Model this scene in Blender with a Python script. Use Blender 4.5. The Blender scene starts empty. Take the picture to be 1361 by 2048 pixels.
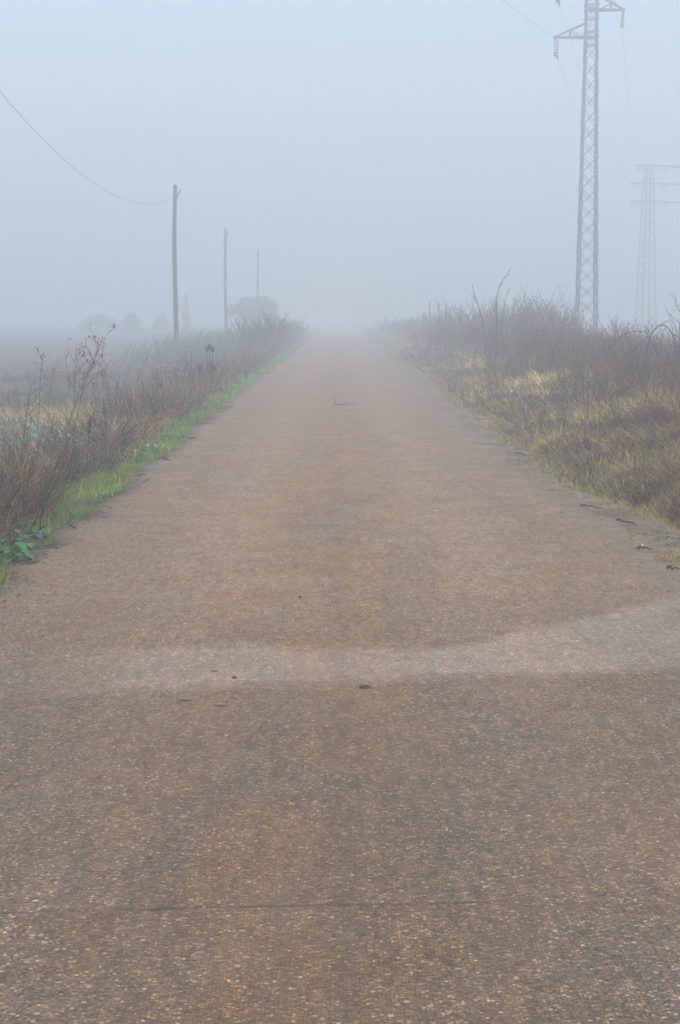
import bpy, math, random
import numpy as np
from mathutils import Vector, Matrix, noise

scene = bpy.context.scene
COL = scene.collection
R = math.radians

# ------------------------------------------------------------------ camera
FPX = 3300.0                       # focal length in pixels of the 1361x2048 photograph
CAM_Z = 1.60
PITCH = math.atan((1024 - 632) / FPX)
YAW = math.atan((680.5 - 670) / FPX)
cd = bpy.data.cameras.new('camera')
cam = bpy.data.objects.new('camera', cd)
COL.objects.link(cam)
cam.location = (0, 0, CAM_Z)
cam.rotation_euler = (math.pi / 2 - PITCH, 0, -YAW)
cd.sensor_fit = 'VERTICAL'
cd.sensor_height = 24.0
cd.lens = FPX / 2048 * 24.0
cd.clip_start = 0.1
cd.clip_end = 5000
scene.camera = cam

# ------------------------------------------------------------------ sky, sun, exposure
SUN_EL, SUN_ROT = R(38), R(150)
w = bpy.data.worlds.new("World")
scene.world = w
w.use_nodes = True
nt = w.node_tree
nt.nodes.clear()
out = nt.nodes.new('ShaderNodeOutputWorld')
bg = nt.nodes.new('ShaderNodeBackground')
sky = nt.nodes.new('ShaderNodeTexSky')
sky.sky_type = 'NISHITA'
sky.sun_disc = False
sky.sun_elevation = SUN_EL
sky.sun_rotation = SUN_ROT
sky.air_density = 1.0
sky.dust_density = 4.0
hsv = nt.nodes.new('ShaderNodeHueSaturation')
hsv.inputs['Saturation'].default_value = 0.84
nt.links.new(sky.outputs[0], hsv.inputs['Color'])
nt.links.new(hsv.outputs[0], bg.inputs['Color'])
bg.inputs['Strength'].default_value = 0.15
nt.links.new(bg.outputs[0], out.inputs['Surface'])

sd = bpy.data.lights.new('sun', 'SUN')
sd.energy = 1.2
sd.angle = R(40)
sd.color = (1.0, 0.97, 0.93)
sun = bpy.data.objects.new('sun', sd)
COL.objects.link(sun)
sun.rotation_euler = Vector((math.sin(SUN_ROT) * math.cos(SUN_EL), math.cos(SUN_ROT) * math.cos(SUN_EL), math.sin(SUN_EL))).to_track_quat('Z', 'Y').to_euler()

scene.view_settings.view_transform = 'Standard'
scene.view_settings.look = 'None'
scene.view_settings.exposure = 0.92
scene.view_settings.gamma = 1.0
scene.render.engine = 'CYCLES'
scene.cycles.volume_bounces = 2
scene.cycles.max_bounces = 6
scene.cycles.use_denoising = True

HAZE_DENSITY = 0.0123

# ------------------------------------------------------------------ helpers
rng = np.random.default_rng(7)
_ex = np.array([math.cos(YAW), -math.sin(YAW), 0.0])
_f = np.array([math.sin(YAW) * math.cos(PITCH), math.cos(YAW) * math.cos(PITCH), -math.sin(PITCH)])
_u = np.cross(_ex, _f)


def at(px, py, D):
    """world point seen at photo pixel (px,py) whose distance along the road is D"""
    d = _ex * (px - 680.5) / FPX + _u * (1024 - py) / FPX + _f
    d = d * (D / d[1])
    return Vector((d[0], d[1], CAM_Z + d[2]))


def tag(o, label=None, cat=None, group=None, kind=None):
    if label: o['label'] = label
    if cat: o['category'] = cat
    if group: o['group'] = group
    if kind: o['kind'] = kind
    return o


def empty(name, loc):
    o = bpy.data.objects.new(name, None)
    o.empty_display_size = 0.2
    o.location = loc
    COL.objects.link(o)
    return o


class Geo:
    """collects quads as numpy arrays"""
    def __init__(self):
        self.v, self.f, self.c, self.n = [], [], [], 0

    def add(self, v, f, c):
        v = np.asarray(v, float).reshape(-1, 3)
        f = np.asarray(f, int).reshape(-1, 4)
        c = np.asarray(c, float)
        if c.ndim == 1:
            c = np.tile(c[:3], (len(v), 1))
        self.v.append(v); self.f.append(f + self.n); self.c.append(c[:, :3]); self.n += len(v)

    def box(self, c, s, col=(1, 1, 1), rot=None):
        x, y, z = np.array(s) / 2
        v = np.array([[i, j, k] for i in (-x, x) for j in (-y, y) for k in (-z, z)])
        if rot is not None:
            v = v @ np.array(rot).T
        self.add(v + np.array(c), [[0, 1, 3, 2], [4, 6, 7, 5], [0, 4, 5, 1], [2, 3, 7, 6], [0, 2, 6, 4], [1, 5, 7, 3]], col)

    def bar(self, a, b, w, h, col=(1, 1, 1)):
        a = np.array(a, float); b = np.array(b, float)
        d = b - a; L = np.linalg.norm(d); d /= L
        ref = np.array([0, 0, 1.]) if abs(d[2]) < .9 else np.array([0, 1., 0])
        s = np.cross(d, ref); s /= np.linalg.norm(s); t = np.cross(s, d)
        self.box((a + b) / 2, (w, L, h), col, np.stack([s, d, t], 1))

    def tube(self, pts, rad, col=(1, 1, 1), sides=8, cap=True):
        tubes(self, np.array([pts], float), np.array([rad], float) if np.ndim(rad) else np.full((1, len(pts)), rad), col, sides)
        if cap:
            n = len(pts) * sides
            base = self.n - n
            for r0 in (base, base + n - sides):
                for k in range(1, sides - 2, 2):
                    self.f.append(np.array([[r0, r0 + k, r0 + k + 1, r0 + k + 2]]))

    def build(self, name, mat, parent=None, smooth=True, loc=None):
        v = np.concatenate(self.v); f = np.concatenate(self.f); c = np.concatenate(self.c)
        if loc is not None:
            v = v - np.array(loc)
        me = bpy.data.meshes.new(name)
        me.vertices.add(len(v)); me.vertices.foreach_set('co', v.astype(np.float32).ravel())
        me.loops.add(f.size); me.loops.foreach_set('vertex_index', f.astype(np.int32).ravel())
        me.polygons.add(len(f)); me.polygons.foreach_set('loop_start', np.arange(0, f.size, 4, dtype=np.int32))
        me.polygons.foreach_set('use_smooth', np.full(len(f), smooth, bool))
        a = me.color_attributes.new('Col', 'FLOAT_COLOR', 'POINT')
        a.data.foreach_set('color', np.concatenate([c, np.ones((len(c), 1))], 1).astype(np.float32).ravel())
        me.update(calc_edges=True)
        me.materials.append(mat)
        o = bpy.data.objects.new(name, me)
        COL.objects.link(o)
        if parent:
            o.parent = parent
        elif loc is not None:
            o.location = loc
        return o


def tubes(g, P, Rr, col, sides=3):
    """P N,K,3 polylines; Rr N,K radii; col (3,) or (N,3)"""
    N, K, _ = P.shape
    T = np.gradient(P, axis=1)
    T /= np.linalg.norm(T, axis=2, keepdims=True) + 1e-9
    ref = np.where(np.abs(T[..., 2:3]) < .95, np.array([0, 0, 1.]), np.array([0, 1., 0]))
    A = np.cross(T, ref); A /= np.linalg.norm(A, axis=2, keepdims=True) + 1e-9
    B = np.cross(T, A)
    th = np.arange(sides) * 2 * np.pi / sides
    V = P[:, :, None] + Rr[:, :, None, None] * (A[:, :, None] * np.cos(th)[:, None] + B[:, :, None] * np.sin(th)[:, None])
    idx = np.arange(N * K * sides).reshape(N, K, sides)
    a = idx[:, :-1]; b = idx[:, 1:]
    F = np.stack([a, np.roll(a, -1, 2), np.roll(b, -1, 2), b], -1).reshape(-1, 4)
    col = np.asarray(col, float)
    C = np.tile(col, (N * K * sides, 1)) if col.ndim == 1 else np.repeat(col, K * sides, 0)
    g.add(V.reshape(-1, 3), F, C)


def blades(g, P, H, W, az, lean, droop, cb, ct, K=4):
    """grass blades as tapering ribbons. az = bending direction, lean/droop in units of height"""
    N = len(P)
    t = np.linspace(0, 1, K)[None, :]
    d = np.stack([np.cos(az), np.sin(az)], 1)
    off = (lean[:, None] * t + droop[:, None] * t * t) * H[:, None]
    z = H[:, None] * (t - 0.42 * droop[:, None] * t ** 2.2)
    C = P[:, None, :] + np.concatenate([d[:, None, :] * off[..., None], z[..., None]], 2)
    fa = rng.uniform(0, np.pi, N)
    s = np.stack([np.cos(fa), np.sin(fa), np.zeros(N)], 1)
    ww = W[:, None] * np.maximum(1 - t ** 1.8, .12) * .5
    V = np.stack([C - s[:, None] * ww[..., None], C + s[:, None] * ww[..., None]], 2)
    idx = np.arange(N * K * 2).reshape(N, K, 2)
    F = np.stack([idx[:, :-1, 0], idx[:, :-1, 1], idx[:, 1:, 1], idx[:, 1:, 0]], -1).reshape(-1, 4)
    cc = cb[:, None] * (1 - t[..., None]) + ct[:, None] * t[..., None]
    g.add(V.reshape(-1, 3), F, np.repeat(cc[:, :, None], 2, 2).reshape(-1, 3))


_tab = np.random.default_rng(99).random((256, 256))


def vn(x, y, s=1.0, o=0):
    """value noise 0..1"""
    x = np.asarray(x) / s + 57.3 * (o + 1); y = np.asarray(y) / s + 31.7 * (o + 1)
    xi = np.floor(x).astype(int); yi = np.floor(y).astype(int)
    fx = x - xi; fy = y - yi
    fx = fx * fx * (3 - 2 * fx); fy = fy * fy * (3 - 2 * fy)
    a = _tab[xi % 256, yi % 256]; b = _tab[(xi + 1) % 256, yi % 256]
    c = _tab[xi % 256, (yi + 1) % 256]; d = _tab[(xi + 1) % 256, (yi + 1) % 256]
    return (a * (1 - fx) + b * fx) * (1 - fy) + (c * (1 - fx) + d * fx) * fy


def sstep(a, b, x):
    t = np.clip((np.asarray(x, float) - a) / (b - a), 0, 1)
    return t * t * (3 - 2 * t)


def edge_l(y):
    y = np.asarray(y, float)
    return -2.02 + .16 * (vn(y, 0, 2.3, 1) - .5) + .17 * (vn(y, 0, .55, 2) - .5) + .09 * (vn(y, 0, .16, 3) - .5) + .12 * sstep(30, 60, y)


def edge_r(y):
    y = np.asarray(y, float)
    return (2.16 + .08 * (vn(y, 5, 2.9, 4) - .5) + .14 * (vn(y, 5, .5, 5) - .5) + .12 * (vn(y, 5, .15, 6) - .5)
            + .32 * np.exp(-((y - 47) / 9) ** 2))


def shw(y):
    """width of the bare sandy shoulder right of the road"""
    y = np.asarray(y, float)
    return .07 + .40 * sstep(17, 12.5, y) + .34 * sstep(.62, .85, vn(y, 3, 3.1, 10)) * sstep(60, 30, y)


def gz(x, y):
    """ground height"""
    x = np.asarray(x, float); y = np.asarray(y, float)
    z = np.full(np.broadcast(x, y).shape, -0.035)
    z = z - .03 * (1 - sstep(0, .6, np.abs(x) - 1.1)) * 1.0
    # left verge, shallow dip then field
    z = z - .10 * sstep(-2.6, -3.6, x) - .10 * sstep(-4, -9, x)
    # right: shoulder, small ditch, bank
    dx = x - edge_r(y)
    z = z - .20 * np.exp(-((dx - shw(y) - .42) / .26) ** 2)
    z = z + .34 * sstep(.7, 2.4, dx - shw(y)) - .45 * sstep(7.5, 13, dx)
    out_ = sstep(2.1, 2.6, np.abs(x))
    z = z + out_ * (.10 * (vn(x, y, 1.7, 7) - .5) + .06 * (vn(x, y, .5, 8) - .5) + .20 * (vn(x, y, 9, 9) - .5) * sstep(3, 8, np.abs(x)))
    return z


def mat(name):
    m = bpy.data.materials.new(name)
    m.use_nodes = True
    n = m.node_tree
    b = n.nodes['Principled BSDF']
    return m, n, b


def N_(n, t, **kw):
    x = n.nodes.new(t)
    for k, v in kw.items():
        if k in x.inputs: x.inputs[k].default_value = v
        else: setattr(x, k, v)
    return x


def ramp(n, src, stops):
    r = n.nodes.new('ShaderNodeValToRGB')
    e = r.color_ramp.elements
    while len(e) < len(stops): e.new(.5)
    for i, (p, c) in enumerate(stops):
        e[i].position = p
        e[i].color = (c[0], c[1], c[2], 1) if np.ndim(c) else (c, c, c, 1)
    n.links.new(src, r.inputs[0])
    return r.outputs[0]


def mixc(n, fac, a, b, mode='MIX'):
    m = n.nodes.new('ShaderNodeMix'); m.data_type = 'RGBA'; m.blend_type = mode
    for s, v in ((m.inputs[0], fac), (m.inputs[6], a), (m.inputs[7], b)):
        if hasattr(v, 'is_output') or hasattr(v, 'links'): n.links.new(v, s)
        elif np.ndim(v): s.default_value = (v[0], v[1], v[2], 1)
        else: s.default_value = v
    return m.outputs[2]


def math_(n, op, a, b=None, c=None, clamp=False):
    m = n.nodes.new('ShaderNodeMath'); m.operation = op; m.use_clamp = clamp
    for i, v in enumerate((a, b, c)):
        if v is None: continue
        if hasattr(v, 'links'): n.links.new(v, m.inputs[i])
        else: m.inputs[i].default_value = v
    return m.outputs[0]


def noise_(n, co, scale, detail=4, rough=.55, dist=0, sc=None):
    if sc:
        mp = n.nodes.new('ShaderNodeMapping'); mp.inputs['Scale'].default_value = sc
        n.links.new(co, mp.inputs[0]); co = mp.outputs[0]
    t = n.nodes.new('ShaderNodeTexNoise')
    t.inputs['Scale'].default_value = scale; t.inputs['Detail'].default_value = detail
    t.inputs['Roughness'].default_value = rough; t.inputs['Distortion'].default_value = dist
    n.links.new(co, t.inputs['Vector'])
    return t.outputs[0]


# ---- materials
def foliage_mat(name, rough=.75, trans=.0):
    m, n, b = mat(name)
    a = n.nodes.new('ShaderNodeAttribute'); a.attribute_name = 'Col'
    n.links.new(a.outputs['Color'], b.inputs['Base Color'])
    b.inputs['Roughness'].default_value = rough
    b.inputs['Specular IOR Level'].default_value = .25
    return m


M_GRASS = foliage_mat('grass_blades')
M_STEM = foliage_mat('dry_stems', .85)
M_LEAF = foliage_mat('wet_leaf', .42)


def road_material():
    m, n, b = mat('road_chippings')
    geo = n.nodes.new('ShaderNodeNewGeometry'); co = geo.outputs['Position']
    sep = n.nodes.new('ShaderNodeSeparateXYZ'); n.links.new(co, sep.inputs[0])
    X, Y = sep.outputs[0], sep.outputs[1]
    # individual stone chips
    def vor(scale, rnd=1.0):
        v = n.nodes.new('ShaderNodeTexVoronoi'); v.inputs['Scale'].default_value = scale
        v.inputs['Randomness'].default_value = rnd
        nn = n.nodes.new('ShaderNodeTexNoise'); nn.inputs['Scale'].default_value = scale * .8; nn.inputs['Detail'].default_value = 2
        n.links.new(co, nn.inputs['Vector'])
        vm = n.nodes.new('ShaderNodeVectorMath'); vm.operation = 'MULTIPLY_ADD'
        n.links.new(nn.outputs['Color'], vm.inputs[0]); vm.inputs[1].default_value = (.7 / scale,) * 3
        n.links.new(co, vm.inputs[2]); n.links.new(vm.outputs[0], v.inputs['Vector'])
        return v
    v1 = vor(100)
    sr = n.nodes.new('ShaderNodeSeparateColor'); n.links.new(v1.outputs['Color'], sr.inputs[0])
    chip = ramp(n, sr.outputs[0], [(0, (.040, .032, .028)), (.25, (.080, .058, .045)), (.5, (.130, .092, .068)),
                                   (.74, (.200, .138, .092)), (.88, (.27, .19, .125)), (.975, (.36, .275, .195)), (1, (.52, .45, .36))])
    tint = ramp(n, sr.outputs[1], [(0, (.92, .96, 1.06)), (.35, (1, 1, 1)), (.7, (1.08, .98, .86)), (1, (1.2, .98, .74))])
    chip = mixc(n, 1.0, chip, tint, 'MULTIPLY')
    v2 = vor(210)
    sr2 = n.nodes.new('ShaderNodeSeparateColor'); n.links.new(v2.outputs['Color'], sr2.inputs[0])
    fine = ramp(n, sr2.outputs[0], [(0, (.045, .037, .032)), (.5, (.105, .080, .064)), (1, (.19, .145, .110))])
    sel = ramp(n, v1.outputs['Distance'], [(.38, 1.0), (.62, 0.0)])
    base = mixc(n, sel, fine, chip)
    # dusty average (muddy film over the stones), patchy
    big = noise_(n, co, .7, 3, .5, 0, (1, .3, 1))
    med = noise_(n, co, 3.2, 4, .55, 0, (1, .3, 1))
    film = ramp(n, med, [(.30, 0.0), (.70, .30)])
    avg = mixc(n, ramp(n, big, [(.35, 0.), (.65, 1.)]), (.140, .095, .064), (.165, .112, .072))
    base = mixc(n, film, base, avg)
    paler_far = math_(n, 'MULTIPLY', ramp(n, math_(n, 'MULTIPLY_ADD', Y, .1, math_(n, 'MULTIPLY_ADD', big, .3, -.15)), [(.62, 0.), (.96, 1.)]), .8)  # mask for a paler, tanner road colour farther along
    base = mixc(n, paler_far, base, mixc(n, 1., base, (1.62, 1.52, 1.36), 'MULTIPLY'))
    gr = ramp(n, noise_(n, co, 26, 3, .7, 0, (1, .33, 1)), [(.28, (.66, .66, .66)), (.72, (1.32, 1.31, 1.30))])
    base = mixc(n, 1., base, gr, 'MULTIPLY')
    # ochre mud stains along the middle
    st = noise_(n, co, 1.1, 6, .65, .6, (1.3, .4, 1))
    cx = math_(n, 'MULTIPLY_ADD', math_(n, 'ABSOLUTE', math_(n, 'ADD', X, .10)), -1.5, 1.0, clamp=True)
    stain = ramp(n, st, [(.38, 0.), (.66, 1.)])
    stain = math_(n, 'MULTIPLY', stain, math_(n, 'MULTIPLY_ADD', cx, .55, .25))
    base = mixc(n, stain, base, mixc(n, .35, mixc(n, 1., base, (1.55, 1.12, .62), 'MULTIPLY'), (.22, .13, .06)))
    v3 = vor(52)
    s3 = n.nodes.new('ShaderNodeSeparateColor'); n.links.new(v3.outputs['Color'], s3.inputs[0])
    big_chip = math_(n, 'MULTIPLY', ramp(n, v3.outputs['Distance'], [(.26, 1.), (.42, 0.)]), ramp(n, s3.outputs[0], [(.86, 0.), (.90, 1.)]))
    base = mixc(n, math_(n, 'MULTIPLY', big_chip, .75), base, ramp(n, s3.outputs[1], [(0, (.40, .34, .27)), (.35, (.33, .235, .16)), (.7, (.24, .22, .20)), (1, (.50, .44, .36))]))
    dk_chip = math_(n, 'MULTIPLY', ramp(n, v3.outputs['Distance'], [(.26, 1.), (.5, 0.)]), ramp(n, s3.outputs[2], [(.80, 0.), (.86, 1.)]))
    base = mixc(n, math_(n, 'MULTIPLY', dk_chip, .6), base, (.045, .036, .030))
    # darker damp blotches
    dk = noise_(n, co, 1.6, 4, .55, .3, (1, .35, 1))
    base = mixc(n, ramp(n, dk, [(.55, 0.), (.75, .22)]), base, (.060, .048, .040))
    # faint dark streak along the crown of the road and wheel tracks
    wob = math_(n, 'MULTIPLY_ADD', noise_(n, co, .5, 3, .5), .22, -.11)
    xs = math_(n, 'ADD', X, wob)
    c1 = math_(n, 'ABSOLUTE', math_(n, 'ADD', xs, -.02))
    strk = ramp(n, c1, [(0.0, 1.), (.11, 0.)])
    strn = noise_(n, co, 6, 5, .7, 0, (1.5, .35, 1))
    strk = math_(n, 'MULTIPLY', strk, ramp(n, strn, [(.42, 0.), (.66, .40)]))
    base = mixc(n, strk, base, (.050, .041, .036))
    # pale resurfaced band lying across the road, wider on the right
    w1 = math_(n, 'MULTIPLY_ADD', noise_(n, co, 1.8, 12, .78), .62, -.31)
    yy = math_(n, 'ADD', Y, w1)
    hi = math_(n, 'MULTIPLY_ADD', math_(n, 'SMOOTH_MAX', math_(n, 'ADD', X, -.62), 0.0, .3), 1.15, 7.78)
    lo = math_(n, 'MULTIPLY_ADD', X, .18, 7.04)
    m1 = ramp(n, math_(n, 'MULTIPLY_ADD', math_(n, 'SUBTRACT', hi, yy), 1.6, .5, clamp=True), [(.32, 0.), (.66, 1.)])
    m2 = ramp(n, math_(n, 'MULTIPLY_ADD', math_(n, 'SUBTRACT', yy, lo), 1.6, .5, clamp=True), [(.32, 0.), (.66, 1.)])
    m3 = ramp(n, math_(n, 'MULTIPLY_ADD', X, .45, .62 + .22, clamp=True), [(.22, 0.22), (.60, 1.)])
    band = math_(n, 'MULTIPLY', math_(n, 'MULTIPLY', m1, m2), m3)
    bn = mixc(n, .22, mixc(n, 1., base, (1.38, 1.48, 1.72), 'MULTIPLY'), (.36, .325, .32))
    base = mixc(n, math_(n, 'MULTIPLY', math_(n, 'MULTIPLY', band, .85), ramp(n, noise_(n, co, 5, 6, .7, 0, (1, .5, 1)), [(.3, .55), (.6, 1.)])), base, bn)
    # grey silt along both edges
    silt = math_(n, 'MAXIMUM', ramp(n, math_(n, 'MULTIPLY_ADD', X, -1.0, 0.0), [(0, 0), (1, 1)]), 0.0)
    el = math_(n, 'MULTIPLY', math_(n, 'ADD', math_(n, 'ABSOLUTE', X), math_(n, 'MULTIPLY_ADD', noise_(n, co, 1.0, 5, .6), .9, -.45)), 1.0)
    sl = math_(n, 'MULTIPLY', math_(n, 'ADD', el, -1.72), 2.6, clamp=True)
    sn = noise_(n, co, 14, 4, .6)
    base = mixc(n, math_(n, 'MULTIPLY', sl, .75), base, mixc(n, sn, (.10, .082, .062), (.20, .165, .125)))
    # crack across the near road
    cy = math_(n, 'MULTIPLY_ADD', noise_(n, co, 3.2, 9, .75, 0, (1, 0, 0)), .12, 4.235)
    cdist = math_(n, 'ABSOLUTE', math_(n, 'SUBTRACT', Y, math_(n, 'MULTIPLY_ADD', X, .05, cy)))
    cr = ramp(n, cdist, [(.002, 1.), (.012, 0.)])
    cgate = ramp(n, noise_(n, co, 2.6, 3, .6, 0, (1, 0, 0)), [(.40, .0), (.56, 1.)])
    cend = ramp(n, math_(n, 'ABSOLUTE', math_(n, 'ADD', X, .20)), [(.40, 1.), (.85, 0.)])
    cr = math_(n, 'MULTIPLY', math_(n, 'MULTIPLY', cr, cgate), cend)
    base = mixc(n, math_(n, 'MULTIPLY', cr, .5), base, (.022, .018, .016))
    # small tar spots
    sp = vor(4.3)
    ss = n.nodes.new('ShaderNodeSeparateColor'); n.links.new(sp.outputs['Color'], ss.inputs[0])
    spot = math_(n, 'MULTIPLY', ramp(n, sp.outputs['Distance'], [(.05, 1.), (.09, 0.)]), ramp(n, ss.outputs[2], [(.80, 0.), (.82, 1.)]))
    base = mixc(n, math_(n, 'MULTIPLY', spot, .55), base, (.03, .026, .024))
    base = mixc(n, 1., base, (1.16, 1.14, 1.01), 'MULTIPLY')
    trk = math_(n, 'ABSOLUTE', math_(n, 'SUBTRACT', math_(n, 'ABSOLUTE', math_(n, 'ADD', xs, -.02)), .85))
    base = mixc(n, 1., base, ramp(n, trk, [(.05, (1.07, 1.06, 1.06)), (.55, (.94, .94, .93))]), 'MULTIPLY')
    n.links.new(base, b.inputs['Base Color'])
    rg = ramp(n, noise_(n, co, 2.0, 4, .6), [(.3, .55), (.7, .85)])
    n.links.new(rg, b.inputs['Roughness'])
    b.inputs['Specular IOR Level'].default_value = .4
    bump = n.nodes.new('ShaderNodeBump'); bump.inputs['Strength'].default_value = .8; bump.inputs['Distance'].default_value = .005
    h = math_(n, 'MULTIPLY_ADD', sel, math_(n, 'MULTIPLY_ADD', sr.outputs[2], .8, .2), math_(n, 'MULTIPLY', cr, -3.))
    n.links.new(h, bump.inputs['Height']); n.links.new(bump.outputs[0], b.inputs['Normal'])
    return m


def ground_material():
    m, n, b = mat('field_soil')
    geo = n.nodes.new('ShaderNodeNewGeometry'); co = geo.outputs['Position']
    a = n.nodes.new('ShaderNodeAttribute'); a.attribute_name = 'Col'
    n1 = noise_(n, co, 6, 8, .65)
    n2 = noise_(n, co, 30, 7, .8)
    k = ramp(n, n1, [(.3, (.70, .68, .66)), (.7, (1.3, 1.28, 1.25))])
    k2 = ramp(n, n2, [(.32, (.45, .43, .42)), (.68, (1.5, 1.46, 1.36))])
    c = mixc(n, 1., mixc(n, 1., a.outputs['Color'], k, 'MULTIPLY'), k2, 'MULTIPLY')
    n.links.new(c, b.inputs['Base Color'])
    b.inputs['Roughness'].default_value = .9
    bump = n.nodes.new('ShaderNodeBump'); bump.inputs['Strength'].default_value = .9; bump.inputs['Distance'].default_value = .03
    n.links.new(n2, bump.inputs['Height']); n.links.new(bump.outputs[0], b.inputs['Normal'])
    return m


def wood_material():
    m, n, b = mat('weathered_pole_wood')
    tc = n.nodes.new('ShaderNodeTexCoord'); co = tc.outputs['Object']
    g = noise_(n, co, 9, 8, .65, .4, (3, 3, .22))
    c = ramp(n, g, [(.28, (.014, .013, .012)), (.5, (.034, .030, .028)), (.72, (.070, .062, .056))])
    n.links.new(c, b.inputs['Base Color']); b.inputs['Roughness'].default_value = .85
    bump = n.nodes.new('ShaderNodeBump'); bump.inputs['Strength'].default_value = .7; bump.inputs['Distance'].default_value = .015
    n.links.new(g, bump.inputs['Height']); n.links.new(bump.outputs[0], b.inputs['Normal'])
    return m


def metal_material(name, c0, c1, rough=.6, metallic=.35):
    m, n, b = mat(name)
    tc = n.nodes.new('ShaderNodeTexCoord'); co = tc.outputs['Object']
    g = noise_(n, co, 3, 6, .65)
    n.links.new(ramp(n, g, [(.3, c0), (.7, c1)]), b.inputs['Base Color'])
    b.inputs['Roughness'].default_value = rough; b.inputs['Metallic'].default_value = metallic
    return m


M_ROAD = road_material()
M_GROUND = ground_material()
M_WOOD = wood_material()
M_GALV = metal_material('galvanised_steel', (.028, .032, .037), (.060, .065, .072))
M_DARKM = metal_material('dark_fitting', (.05, .05, .05), (.10, .10, .10), .5)
M_GLASS = metal_material('insulator_glass', (.08, .10, .09), (.13, .16, .15), .25, 0)
M_WIRE = metal_material('cable', (.045, .045, .048), (.07, .07, .075), .6, 0)
M_CONC = metal_material('concrete', (.25, .24, .22), (.36, .35, .32), .9, 0)
M_STONE = metal_material('stone', (.07, .06, .05), (.14, .12, .10), .85, 0)
M_PAPER = metal_material('white_plastic', (.60, .62, .64), (.75, .76, .77), .5, 0)
M_TAR = metal_material('dark_clod', (.028, .020, .014), (.06, .042, .028), .9, 0)

# ------------------------------------------------------------------ ground
def build_ground():
    ys = np.concatenate([np.arange(-30, 2, 4.), np.arange(2, 40, .12), np.arange(40, 110, .5), np.arange(110, 260, 5.), np.arange(260, 701, 40.)])
    xs = np.concatenate([np.arange(-400, -40, 30.), np.arange(-40, -10, 1.), np.arange(-10, -4, .25), np.arange(-4, 5, .08), np.arange(5, 12, .25),
                         np.arange(12, 50, 1.5), np.arange(50, 411, 30.)])
    X, Y = np.meshgrid(xs, ys)
    Z = gz(X, Y)
    er = edge_r(Y); dx = X - er
    nA = vn(X, Y, .9, 20); nB = vn(X, Y, .25, 21); nC = vn(X, Y, 4, 22); nD = vn(X, Y, 1.7, 23)
    def L(a, b, t): return a * (1 - t[..., None]) + np.array(b) * t[..., None]
    c = np.tile(np.array([.125, .090, .070]), X.shape + (1,)) * (.85 + .3 * nC)[..., None]     # ploughed field
    c = L(c, (.15, .105, .052), sstep(.45, .75, nD) * .6 * sstep(20, 45, 60 - Y))
    # left verge soil with moss
    lv = sstep(-3.2, -2.5, X) * sstep(-1.5, -2.0, X)
    c = L(c, (.055, .062, .026), lv * .8)
    c = L(c, (.022, .017, .013), sstep(-2.4, -2.7, X) * sstep(-4.2, -3.4, X) * .85)  # gap shade put into the soil colour under the dead weeds
    # right shoulder: sandy silt with ochre moss, then dark ditch, straw bank
    sw = shw(Y)
    rs = sstep(-.4, -.05, dx) * sstep(.12, -.05, dx - sw)
    sand = np.array([.34, .27, .175]) * (1 - nA[..., None] * .45) + 0 * c
    c = c * (1 - rs[..., None]) + sand * rs[..., None]
    c = L(c, (.060, .075, .020), rs * sstep(.60, .75, nB) * .4)
    c = L(c, (.17, .10, .035), rs * sstep(.58, .8, nA) * .7)
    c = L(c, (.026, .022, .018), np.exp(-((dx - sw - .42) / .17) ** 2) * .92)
    c = L(c, (.050, .036, .022), sstep(.6, .9, dx - sw) * sstep(14, 10, dx) * .85)  # bank soil darkened as well, deepening the gaps under grass and brush
    g = Geo()
    ny, nx = X.shape
    i = np.arange(ny * nx).reshape(ny, nx)
    F = np.stack([i[:-1, :-1], i[:-1, 1:], i[1:, 1:], i[1:, :-1]], -1).reshape(-1, 4)
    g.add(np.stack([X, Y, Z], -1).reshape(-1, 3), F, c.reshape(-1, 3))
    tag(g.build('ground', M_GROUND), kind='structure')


def build_road():
    ys = np.concatenate([np.arange(-25, 3, 1.), np.arange(3, 45, .05), np.arange(45, 130, .25), np.arange(130, 660, 10.)])
    t = np.linspace(0, 1, 25)
    l = edge_l(ys)[:, None]; r = edge_r(ys)[:, None]
    X = l + (r - l) * t[None]
    Y = np.repeat(ys[:, None], len(t), 1)
    Z = .022 - .022 * ((2 * t - 1) ** 2)[None] + .006 * (vn(X, Y, 1.1, 30) - .5)
    X = np.concatenate([l - .015, X, r + .015], 1); Y = np.concatenate([Y[:, :1], Y, Y[:, :1]], 1)
    Z = np.concatenate([Z[:, :1] - .09, Z, Z[:, :1] - .09], 1)
    ny, nx = X.shape
    i = np.arange(ny * nx).reshape(ny, nx)
    F = np.stack([i[:-1, :-1], i[:-1, 1:], i[1:, 1:], i[1:, :-1]], -1).reshape(-1, 4)
    g = Geo(); g.add(np.stack([X, Y, Z], -1).reshape(-1, 3), F, (1, 1, 1))
    tag(g.build('road', M_ROAD), kind='structure')


build_ground()
build_road()


# ------------------------------------------------------------------ vegetation masses
def pick(cols, n, jit=.18):
    cols = np.array(cols)
    c = cols[rng.integers(0, len(cols), n)]
    return c * rng.uniform(1 - jit, 1 + jit, (n, 1)) * rng.uniform(.94, 1.06, (n, 3))


def scatter(n, x0, x1, y0, y1, keep, p=1.0):
    """points with areal density falling as 1/y^p, thinned by keep(x,y) in 0..1"""
    if p == 1.0:
        y = y0 * (y1 / y0) ** rng.random(n)
    else:
        y = y0 + (y1 - y0) * rng.random(n)
    x = x0 + (x1 - x0) * rng.random(n)
    k = rng.random(n) < keep(x, y)
    return x[k], y[k]


def clump(x, y, s, o, lo, hi):
    return sstep(lo, hi, vn(x, y, s, o))


def P3(x, y, dz=-.01):
    return np.stack([x, y, gz(x, y) + dz], 1)


def widen(y, w0, k=15.):
    return w0 * np.maximum(1., y / k)


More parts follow.
